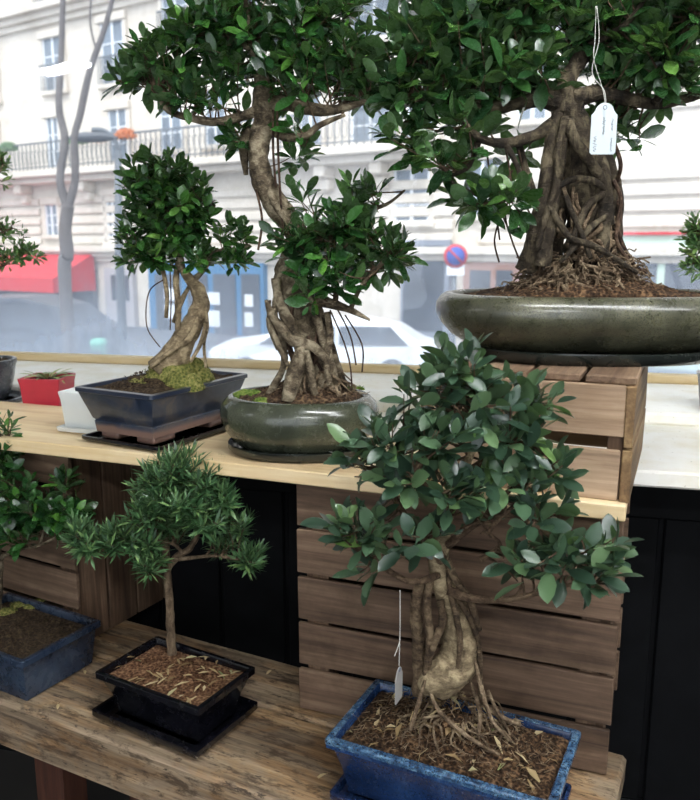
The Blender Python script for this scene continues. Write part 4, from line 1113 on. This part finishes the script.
foliage(skD, [(178,465,YD,26,16,.05,26), (160,482,YD-.01,28,20,.05,30), (205,480,YD,26,20,.05,28), (180,500,YD-.02,36,18,.06,32), (225,495,YD,18,16,.04,16), (150,510,YD-.01,28,16,.05,26),
              (205,515,YD-.02,28,12,.05,18), (125,535,YD-.02,26,12,.04,24), (90,540,YD-.02,26,13,.04,24), (75,528,YD-.02,14,8,.03,8), (150,565,YD-.03,14,13,.03,12), (145,545,YD-.02,24,10,.03,12),
              (250,558,YD-.02,18,11,.03,16), (240,525,YD+.01,16,10,.03,10), (225,540,YD,18,10,.03,8), (175,530,YD+.02,26,12,.04,10)],
        rnd, fol, tw, .029, .0056, (14,21), .0018, .9, .0009, True)
fol.build('foliage', L_D, tD); tw.build('twigs', TWIG, tD, kind='stuff')

# ---------- E : slate blue pot at far left of the bench ------------------------------------------
rnd = random.Random(505)
cE = Vector((-.645, 1.428)); rzE = R(-29)
tE = thing('potted_bonsai', 'ficus bonsai in slate blue rectangular pot cut by the left edge', 'bonsai', (cE.x, cE.y, BENCH_Z), rzE)
hx, hy, hE = .135, .093, .088
rect_pot(tE, hx, hy, hE, G_SLATE, .016, .008)
zs = BENCH_Z+hE-.012; ME = Matrix.Translation((cE.x,cE.y,0)) @ Matrix.Rotation(rzE, 4, 'Z')
b = WMB(); soil_mesh(b, hx-.011, hy-.011, .004, zs, .006, rnd, None, ME, (0,0), .05, .004); b.build('soil', SOIL_DK, tE)
b = WMB()
for (u, v, r_) in ((6,612,.022),(18,604,.018),(30,606,.016),(40,600,.012)):
    p = P(u, v, zs+.002); b = WMB(); clump(b, (p.x, p.y, zs), r_, r_*.8, r_*.3, rnd, .003); b.build('moss', MOSS, tE)
YE = P(-4, 612, zs).y
b = WMB()
p_, r_ = spline([Q(*q) for q in [(-5,615,YE),(-2,585,YE),(-1,560,YE),(-6,535,YE),(-12,515,YE)]], [.012,.009,.008,.007,.006], 6); b.tube(p_, r_, 12, .2, 50)
b.build('trunk', BARK_B, tE)
brE = [([(-2,560,YE),(15,550,YE-.03),(40,545,YE-.05),(60,535,YE-.05)], [.005,.004,.003,.002]), ([(-6,535,YE),(10,510,YE-.03),(25,490,YE-.04)], [.005,.004,.002]), ([(-12,515,YE),(0,480,YE),(8,440,YE)], [.005,.004,.003]),
       ([(40,545,YE-.05),(48,520,YE-.05),(66,505,YE-.05)], [.0025,.002,.0015])]
skE = []
for pts, rr in brE:
    p_, r_ = spline([Q(*q) for q in pts], rr, 5); b = WMB(); b.tube(p_, r_, 8, .2, 60); b.build('branch', BARK_B, tE); skE += list(zip(p_[2:], r_[2:]))
fol = WMB(); tw = WMB()
foliage(skE, [(18,500,YE-.04,28,22,.05,20), (0,470,YE-.02,22,32,.05,18), (45,510,YE-.05,26,18,.05,16), (72,512,YE-.05,20,14,.04,12), (20,535,YE-.05,26,12,.04,12), (60,480,YE-.05,14,10,.03,5), (-20,510,YE-.02,20,40,.06,14), (58,528,YE-.05,24,10,.03,8)],
        rnd, fol, tw, .038, .017, (5,8), .006)
foliage(skE, [(0,430,YE,22,14,.04,10)], rnd, fol, tw, .034, .009, (7,9), .005)
fol.build('foliage', L_B, tE); tw.build('twigs', TWIG, tE, kind='stuff')

DENS = .66
# ---------- F : big blue foreground pot --------------------------------------------------------------
rnd = random.Random(606)
cF = Vector((.151, 1.050)); rzF = R(-26)
saucer('blue rectangular saucer under the blue foreground pot', cF+Vector((-.002,-.004)), BENCH_Z, .158, .088, .006, rzF, G_BLUE, .018)
zp = BENCH_Z+.008
tF = thing('potted_bonsai', 'ficus bonsai with swollen root bulb in bright blue foreground pot', 'bonsai', (cF.x, cF.y, zp), rzF)
hx, hy, hF = .165, .092, .095
rect_pot(tF, hx, hy, hF, G_BLUE, .026, .009, G_BLUERIM)
zs = zp+hF-.009; MFm = Matrix.Translation((cF.x,cF.y,0)) @ Matrix.Rotation(rzF, 4, 'Z')
YF = 1.075; cbF = P(452, 705, zs+.03)
loc = MFm.inverted() @ Vector((cbF.x, YF-.0, 0))
b = WMB(); soil_mesh(b, hx-.013, hy-.013, .004, zs, .042, rnd, None, MFm, (loc.x, loc.y), .055, .007); b.build('soil', SOIL_BR, tF)
b = WMB()
bulb = [([(422,690,YF-.012),(430,684,YF-.012),(440,678,YF-.012),(450,670,YF-.010),(459,657,YF-.006),(461,638,YF-.004),(454,614,YF),(446,592,YF),(438,572,YF),(440,550,YF),(445,520,YF)], [.010,.022,.029,.031,.029,.026,.022,.016,.014,.012,.010]),
        ([(419,694,YF),(419,665,YF-.002),(418,635,YF-.003),(416,605,YF-.003),(421,580,YF)], [.010,.009,.009,.009,.008]),
        ([(426,690,YF-.012),(428,660,YF-.02),(430,635,YF-.022),(427,605,YF-.016),(430,580,YF-.008)], [.006,.006,.006,.006,.006]),
        ([(440,600,YF-.018),(443,620,YF-.024),(436,640,YF-.028),(430,655,YF-.024),(426,672,YF-.02)], [.006,.006,.005,.004,.003]),
        ([(458,668,YF-.036),(460,640,YF-.036),(456,615,YF-.030),(450,590,YF-.018),(448,570,YF-.008)], [.003,.0045,.0045,.004,.004]),
        ([(482,705,YF-.01),(480,672,YF-.022),(478,640,YF-.02),(466,612,YF-.02),(452,590,YF-.012)], [.004,.0042,.004,.004,.004]),
        ([(447,560,YF-.01),(456,580,YF-.02),(470,600,YF-.02),(479,630,YF-.018)], [.006,.005,.005,.004])]
p_, r_ = spline([Q(*q) for q in bulb[0][0]], bulb[0][1], 7); b.tube(p_, r_, 28, .20, 40, seed=1); b.build('trunk', BARK_F, tF)
for pts, rr in bulb[1:]:
    b = WMB(); p_, r_ = spline([Q(*q) for q in pts], rr, 7); b.tube(p_, r_, 14, .3, 70, seed=pts[0][0]); b.build('aerial_root', BARK_S, tF)
b = WMB(); base_roots(b, (cbF.x, YF-.012), rnd, 40, .040, .10, zs+.014, zs+.055, .0016, .4)
for pts in ([(475,660),(482,690),(492,720),(512,742)], [(470,680),(480,712),(478,735)], [(430,690),(440,712),(470,738),(500,755)], [(488,690),(500,715),(520,724)], [(425,680),(418,705),(410,730)]):
    Y0 = YF-.03; q_ = []
    for i, (u, v) in enumerate(pts): q_.append(Q(u, v, Y0-.018*i))
    p_, r_ = spline(q_, [.0022,.0036,.003,.0018][:len(q_)], 5); b.tube(p_, r_, 7, .15, 60)
b.build('surface_roots', ROOT, tF)
b = WMB()
for i in range(420):     # fibrous mulch
    x = rnd.uniform(-.138,.138); y = rnd.uniform(-.07,.07); g_ = math.exp(-((x-loc.x)**2+(y-loc.y)**2)/(2*.055**2))
    p = MFm @ Vector((x, y, zs+.042*g_+.004)); L_ = rnd.uniform(.006,.022)
    d = Vector((rnd.uniform(-1,1), rnd.uniform(-1,1), rnd.uniform(-.1,.35))).normalized()*L_
    b.tube([p, p+d*.5+rv(rnd)*.003, p+d], [.0007,.0006,.0003], 4)
b.build('root_fibres', ROOT, tF, kind='stuff')
b = WMB()
for i in range(58):
    x = rnd.uniform(-.14,.14); y = rnd.uniform(-.072,.072)
    g_ = math.exp(-((x-loc.x)**2+(y-loc.y)**2)/(2*.055**2))
    p = MFm @ Vector((x, y, zs+.042*g_+.006)); leaf(b, p, Vector((rnd.uniform(-1,1), rnd.uniform(-1,1), rnd.uniform(-.2,.25))), UP+rv(rnd)*.5, rnd.uniform(.014,.032), rnd.uniform(.004,.010), rnd, .9, .5, 2)
b.build('fallen_leaves', DRY, tF, kind='stuff')
YR = YF-.01
brF = [([(445,525,YR),(455,490,YR-.02),(470,455,YR-.03),(480,420,YR-.03),(478,385,YR-.03)], [.010,.008,.006,.005,.003]),
       ([(442,560,YR),(425,535,YR-.02),(405,515,YR-.03),(392,490,YR-.03),(390,455,YR-.03)], [.008,.006,.005,.004,.003]),
       ([(438,575,YR),(415,582,YR-.03),(395,575,YR-.04),(375,560,YR-.05),(350,545,YR-.05),(335,535,YR-.05)], [.006,.005,.004,.004,.003,.002]),
       ([(448,590,YR-.01),(470,598,YR-.02),(500,600,YR-.03),(530,595,YR-.04),(560,585,YR-.05),(600,590,YR-.05)], [.007,.006,.005,.004,.003,.002]),
       ([(448,545,YR),(480,520,YR-.03),(515,515,YR-.04),(550,535,YR-.05),(580,560,YR-.05)], [.006,.006,.005,.004,.002]),
       ([(470,470,YR-.02),(500,450,YR-.03),(530,440,YR-.03)], [.005,.004,.002]), ([(480,520,YR-.03),(510,490,YR-.02),(540,480,YR-.02)], [.005,.004,.002]),
       ([(425,535,YR-.02),(450,510,YR-.06),(430,490,YR-.07),(415,470,YR-.07)], [.004,.003,.003,.002]), ([(480,560,YR-.03),(500,545,YR-.03),(490,530,YR-.05),(520,500,YR-.05)], [.004,.003,.003,.002])]
skF = []
for pts, rr in brF:
    p_, r_ = spline([Q(*q) for q in pts], rr, 6); b = WMB(); b.tube(p_, r_, 9, .22, 45, seed=rr[0]*999); b.build('branch', BARK_F if rr[0] > .009 else TWIG, tF); skF += list(zip(p_[2:], r_[2:]))
fol = WMB(); tw = WMB()
foliage(skF, [(460,370,YR-.03,52,22,.05,24), (430,400,YR-.04,36,26,.05,20), (480,405,YR-.04,50,28,.06,28), (530,400,YR-.03,28,24,.04,12), (515,440,YR-.03,44,28,.05,24), (560,470,YR-.03,24,26,.04,12), (440,440,YR-.06,46,26,.05,22),
              (390,440,YR-.05,40,22,.04,16), (355,455,YR-.05,24,20,.03,8), (405,480,YR-.05,40,22,.04,14), (375,530,YR-.06,40,24,.04,16), (335,520,YR-.05,16,18,.03,5), (450,495,YR-.08,44,26,.04,18), (500,485,YR-.06,44,26,.05,16),
              (540,510,YR-.05,34,24,.05,12), (560,560,YR-.06,50,30,.05,24), (600,575,YR-.06,26,24,.04,10), (615,545,YR-.05,24,18,.03,6), (520,560,YR-.06,30,20,.04,8), (420,540,YR-.08,30,20,.04,7), (380,570,YR-.06,26,16,.03,4)],
        rnd, fol, tw, .047, .0205, (4,6), .008, .35, .0012)
foliage(skF, [(470,515,YR-.05,50,26,.05,40), (400,535,YR-.05,40,22,.04,22), (440,460,YR-.03,46,40,.05,34), (350,470,YR-.05,18,20,.03,8), (540,575,YR-.05,40,18,.04,12)], rnd, fol, tw, .03, .014, (0,1), .008, .3, .0013)
fol.build('foliage', L_F, tF); tw.build('twigs', TWIG, tF, kind='stuff')
# its own tag, seen nearly edge-on
YG = YR-.085
tg = price_tag('grey white card tag hanging edge-on beside the swollen root bulb', Q(399,668,YG), .026, .052,
               [[Q(400,590,YG-.0), Q(401,625,YG), Q(400,650,YG), Q(399,666,YG)], [Q(386,650,YG), Q(396,645,YG), Q(402,640,YG)]], R(66), plain('grey_card', rgb(150,148,144), .7, 0, 20, .03))

DENS = 1.0
# ---------- G : grey pot at far left on the sill -------------------------------------------------------
rnd = random.Random(707)
pG = P(-16, 404, SILL_Z); cG = Vector((pG.x, pG.y+.03))
saucer('grey glazed round saucer on the sill at the left edge', cG, SILL_Z, .088, .088, .08, 0, G_GREY, .014, 2.0)
zp = SILL_Z+.006
tG = thing('potted_bonsai', 'small-leaved bonsai in round grey pot on the sill at the left edge', 'bonsai', (cG.x, cG.y, zp))
b = MB(); loft(b, [(-.03,0),(-.025,.002),(-.012,.03),(-.004,.06),(0,.085),(.004,.095),(.004,.102),(-.004,.102),(-.007,.095),(-.009,.08)], .068, .068, .06, 2.0, Matrix.Translation((cG.x,cG.y,zp))); edge_smooth(b.build('pot', G_GREY, tG), 50)
b = MB(); soil_mesh(b, .062, .062, .05, zp+.09, .01, rnd, 2.0, Matrix.Translation((cG.x,cG.y,0))); b.build('soil', SOIL_DK, tG)
YGg = cG.y
p_, r_ = spline([Q(*q) for q in [(-22,372,YGg),(-30,330,YGg),(-22,290,YGg),(-14,250,YGg),(-20,200,YGg)]], [.014,.012,.010,.008,.005], 6); b = MB(); b.tube(p_, r_, 10, .2, 40); b.build('trunk', BARK_B, tG)
skG = []
for pts, rr in [([(-18,280,YGg),(0,268,YGg),(18,256,YGg),(38,250,YGg)], [.005,.004,.003,.002]), ([(-16,240,YGg),(-4,235,YGg),(12,228,YGg)], [.004,.003,.002]), ([(-20,200,YGg),(-5,180,YGg),(3,165,YGg)], [.004,.003,.002])]:
    p_, r_ = spline([Q(*q) for q in pts], rr, 5); b = MB(); b.tube(p_, r_, 7, .2, 40); b.build('branch', BARK_B, tG); skG += list(zip(p_[2:], r_[2:]))
fol = MB(); tw = MB()
foliage(skG, [(22,254,YGg,26,11,.05,26), (5,232,YGg,18,16,.05,14), (-2,170,YGg,11,20,.04,14), (-20,220,YGg,20,50,.06,20), (4,262,YGg,14,8,.03,8)], rnd, fol, tw, .024, .009, (6,9), .004)
finish_tree(tG, fol, L_G, tw)

# ---------- H : small bonsai at the right edge, behind the big pot -----------------------------------------
rnd = random.Random(808)
YH = 1.72; pH = Q(740, 300, YH); zH = SILL_Z
tH = thing('potted_bonsai', 'small light green leafy bonsai at the right edge behind the big pot', 'bonsai', (pH.x, YH, zH))
b = MB(); loft(b, [(-.02,0),(-.015,.002),(-.006,.05),(0,.10),(.004,.112),(-.005,.112),(-.008,.09)], .07, .07, .06, 2.0, Matrix.Translation((pH.x,YH,zH))); edge_smooth(b.build('pot', G_GREY, tH), 50)
b = MB(); soil_mesh(b, .064, .064, .05, zH+.10, .01, rnd, 2.0, Matrix.Translation((pH.x,YH,0))); b.build('soil', SOIL_DK, tH)
base = Vector((pH.x, YH, zH+.10)); p_, r_ = spline([base, Q(742,320,YH), Q(734,280,YH), Q(722,255,YH), Q(718,230,YH)], [.012,.010,.008,.006,.004], 6); b = MB(); b.tube(p_, r_, 10, .2, 40); b.build('trunk', BARK_B, tH)
skH = list(zip(p_[10:], r_[10:]))
for pts in ([(732,275,YH),(712,270,YH),(696,262,YH)], [(722,255,YH),(705,245,YH),(692,230,YH)]):
    p2, r2 = spline([Q(*q) for q in pts], [.004,.003,.002], 5); b = MB(); b.tube(p2, r2, 7); b.build('branch', BARK_B, tH); skH += list(zip(p2[2:], r2[2:]))
fol = MB(); tw = MB()
foliage(skH, [(700,245,YH,20,26,.05,34), (700,268,YH,18,12,.05,16), (725,240,YH,24,34,.06,26), (698,224,YH,14,12,.04,10)], rnd, fol, tw, .024, .0085, (6,9), .004)
finish_tree(tH, fol, L_G, tw)

# ---------- small pots on the sill ----------------------------------------------------------------
def cube_pot(label, c, z, w, h, mat_, rz, name='plant_pot', dish=True):
    t = thing(name, label, 'pot', (c[0], c[1], z), rz)
    if dish:
        b = MB(); loft(b, [(-.004,0),(.004,.002),(.006,.010),(.002,.011),(-.001,.007)], w/2, w/2, .004); edge_smooth(b.build('drip_tray', mat_, t, True), 40)
    b = MB(); loft(b, [(-.010,.006),(-.008,.008),(-.003,h*.8),(0,h-.004),(0,h),(-.004,h),(-.007,h*.9)], w/2, w/2, .005); edge_smooth(b.build('pot', mat_, t, True), 40)
    return t
pR = P(42, 414, SILL_Z); cR = Vector((pR.x, pR.y+.048))
tR = cube_pot('square red ceramic pot with a small succulent on the sill', cR, SILL_Z, .100, .082, RED_PL, R(-4))
tR['category'] = 'potted plant'
b = MB(); soil_mesh(b, .046, .046, .003, .070, .004, random.Random(1), None, None, (0,0), .04, .003); b.build('soil', SOIL_DK, tR, True)
rnd = random.Random(31); b = MB()
for i in range(17):
    a_ = i*2.4; el = .25+.9*(1-i/17); d = Vector((math.cos(a_), math.sin(a_), .30+i*.05)).normalized()
    leaf(b, Vector((.006*math.cos(a_), .006*math.sin(a_), .074)), d, UP, .068-.001*i, .012, rnd, .9, .25)
b.build('succulent', SUCC, tR, True)
cWt = P(92, 436, SHELF_Z); cWt = Vector((cWt.x-.010, cWt.y+.070))
cube_pot('empty white square plastic pot behind the worn navy pot', cWt, SHELF_Z, .104, .080, WHITE_PL, R(-18))

# ---------- loose bits on the bench ------------------------------------------------------------------
rnd = random.Random(77)
DL = ['small dry leaf curled on the bench between blue and slate pots', 'dry twig fragment lying on bench left of the black pot', 'dry leaf flake on bench in front of the left crate', 'dark dry leaf on the bench near the blue pot corner']
for (u, v), lb in zip(((57,707), (84,673), (322,775), (268,672)), ('small dry leaf near the bench front edge left of the black pot', 'curled brown dry leaf on bench behind the black pot, left side', 'curled tan dry leaf on the bench left of the blue foreground pot', 'tiny dark dry leaf on the bench right of the black pot')):
    p = P(u, v, BENCH_Z+.001); t = thing('dry_leaf', lb, 'leaf', tuple(p), rnd.random()*6)
    b = MB(); leaf(b, Vector((-.009,0,.001)), Vector((1,.2,.15)), UP+Vector((.2,.2,0)), .022 if u > 300 else .015, .006, rnd, .9, .5); b.build('blade', DRY, t, True)
    b = MB(); b.tube([(-.009,0,.001), (-.013,.002,.0015), (-.016,.001,.001)], .0006, 4); b.build('stalk', TWIG, t, True)

# ================================================================== LIGHT
w = bpy.data.worlds.new('sky'); scene.world = w; w.use_nodes = True; nt = w.node_tree; nt.nodes.clear()
wo = nt.nodes.new('ShaderNodeOutputWorld'); bg = nt.nodes.new('ShaderNodeBackground')
tc = nt.nodes.new('ShaderNodeTexCoord'); sp_ = nt.nodes.new('ShaderNodeSeparateXYZ'); rp = nt.nodes.new('ShaderNodeValToRGB')
nt.links.new(tc.outputs['Generated'], sp_.inputs[0]); nt.links.new(sp_.outputs[2], rp.inputs[0])
rp.color_ramp.elements[0].position = 0; rp.color_ramp.elements[0].color = (.62,.66,.72,1)
rp.color_ramp.elements[1].position = .6; rp.color_ramp.elements[1].color = (.92,.96,1,1)
nt.links.new(rp.outputs[0], bg.inputs[0]); bg.inputs[1].default_value = 2.5
nt.links.new(bg.outputs[0], wo.inputs[0])
sun = bpy.data.lights.new('sun', 'SUN'); so = bpy.data.objects.new('sun', sun); col.objects.link(so)
sun.energy = 1.7; sun.angle = R(12); sun.color = (1,.97,.92); so.rotation_euler = (R(38), 0, R(-22))
# ceiling tube lamps (the shop's own light)
def emis(name, c, st):
    t = NT(name); e = t.n('ShaderNodeEmission', {'Color': c, 'Strength': st}); return t.surf(e.outputs[0])
TUBE = emis('lamp_tube_light', (.95,.97,1,1), 66)
LAMPM = plain('white_lamp_housing', rgb(220,220,218), .5)
def mirror(p):                 # mirror image in the window pane
    n = Vector((-math.sin(YAW_W), math.cos(YAW_W), 0)); d = (p - Wp(0, GLASS_N, 0)).dot(n); return p - n*2*d
def at_height(u, v, z):
    d = ray(u, v); t = (z-H)/d.z; return Vector((d.x*t, d.y*t, z))
ta = mirror(at_height(13, 81, 2.55)); tb_ = mirror(at_height(84, 64, 2.55)); tm = (ta+tb_)/2; tL = (ta-tb_).length; tY = math.atan2((tb_-ta).y, (tb_-ta).x)
for (x, y, rz_, L_, lb) in ((tm.x, tm.y, tY, tL, 'ceiling tube lamp that mirrors as a white streak in the window'), (.55, .25, YAW_W, 1.3, 'long ceiling tube lamp above the bonsai display'), (.1, -1.7, YAW_W, 1.3, 'long ceiling tube lamp toward the rear wall'), (1.7, -.5, YAW_W, 1.3, 'long ceiling tube lamp above right of the room')):
    t = thing('ceiling_lamp', lb, 'lamp', (x, y, 2.62), rz_)
    b = MB(); b.box(-L_/2-.05, L_/2+.05, -.07, .07, -.045, 0, None, .004); b.build('lamp_housing', LAMPM, t, True)
    for yy in (-.035, .035):
        b = MB(); b.tube([(-L_/2, yy, -.065), (L_/2, yy, -.065)], .018, 12); b.build('lamp_tube', TUBE, t, True)
print('LAMP', tm, tL, tY)
scene.cycles.use_denoising = True
scene.cycles.max_bounces = 8; scene.cycles.transparent_max_bounces = 12

# look-alikes share a group
GR = {'bonsai': 'potted bonsai trees on display', 'saucer': 'saucers under the bonsai pots', 'crate': 'wooden crates', 'tag': 'price tags on the bonsai', 'leaf': 'dry leaves fallen on the bench',
      'shopfront': 'shopfronts across the street', 'car': 'cars parked in the street'}
for o in list(scene.objects):
    if o.get('category') in GR and not o.get('group'): o['group'] = GR[o['category']]
    if o.name.startswith('ceiling_lamp'): o['group'] = 'ceiling tube lamps'
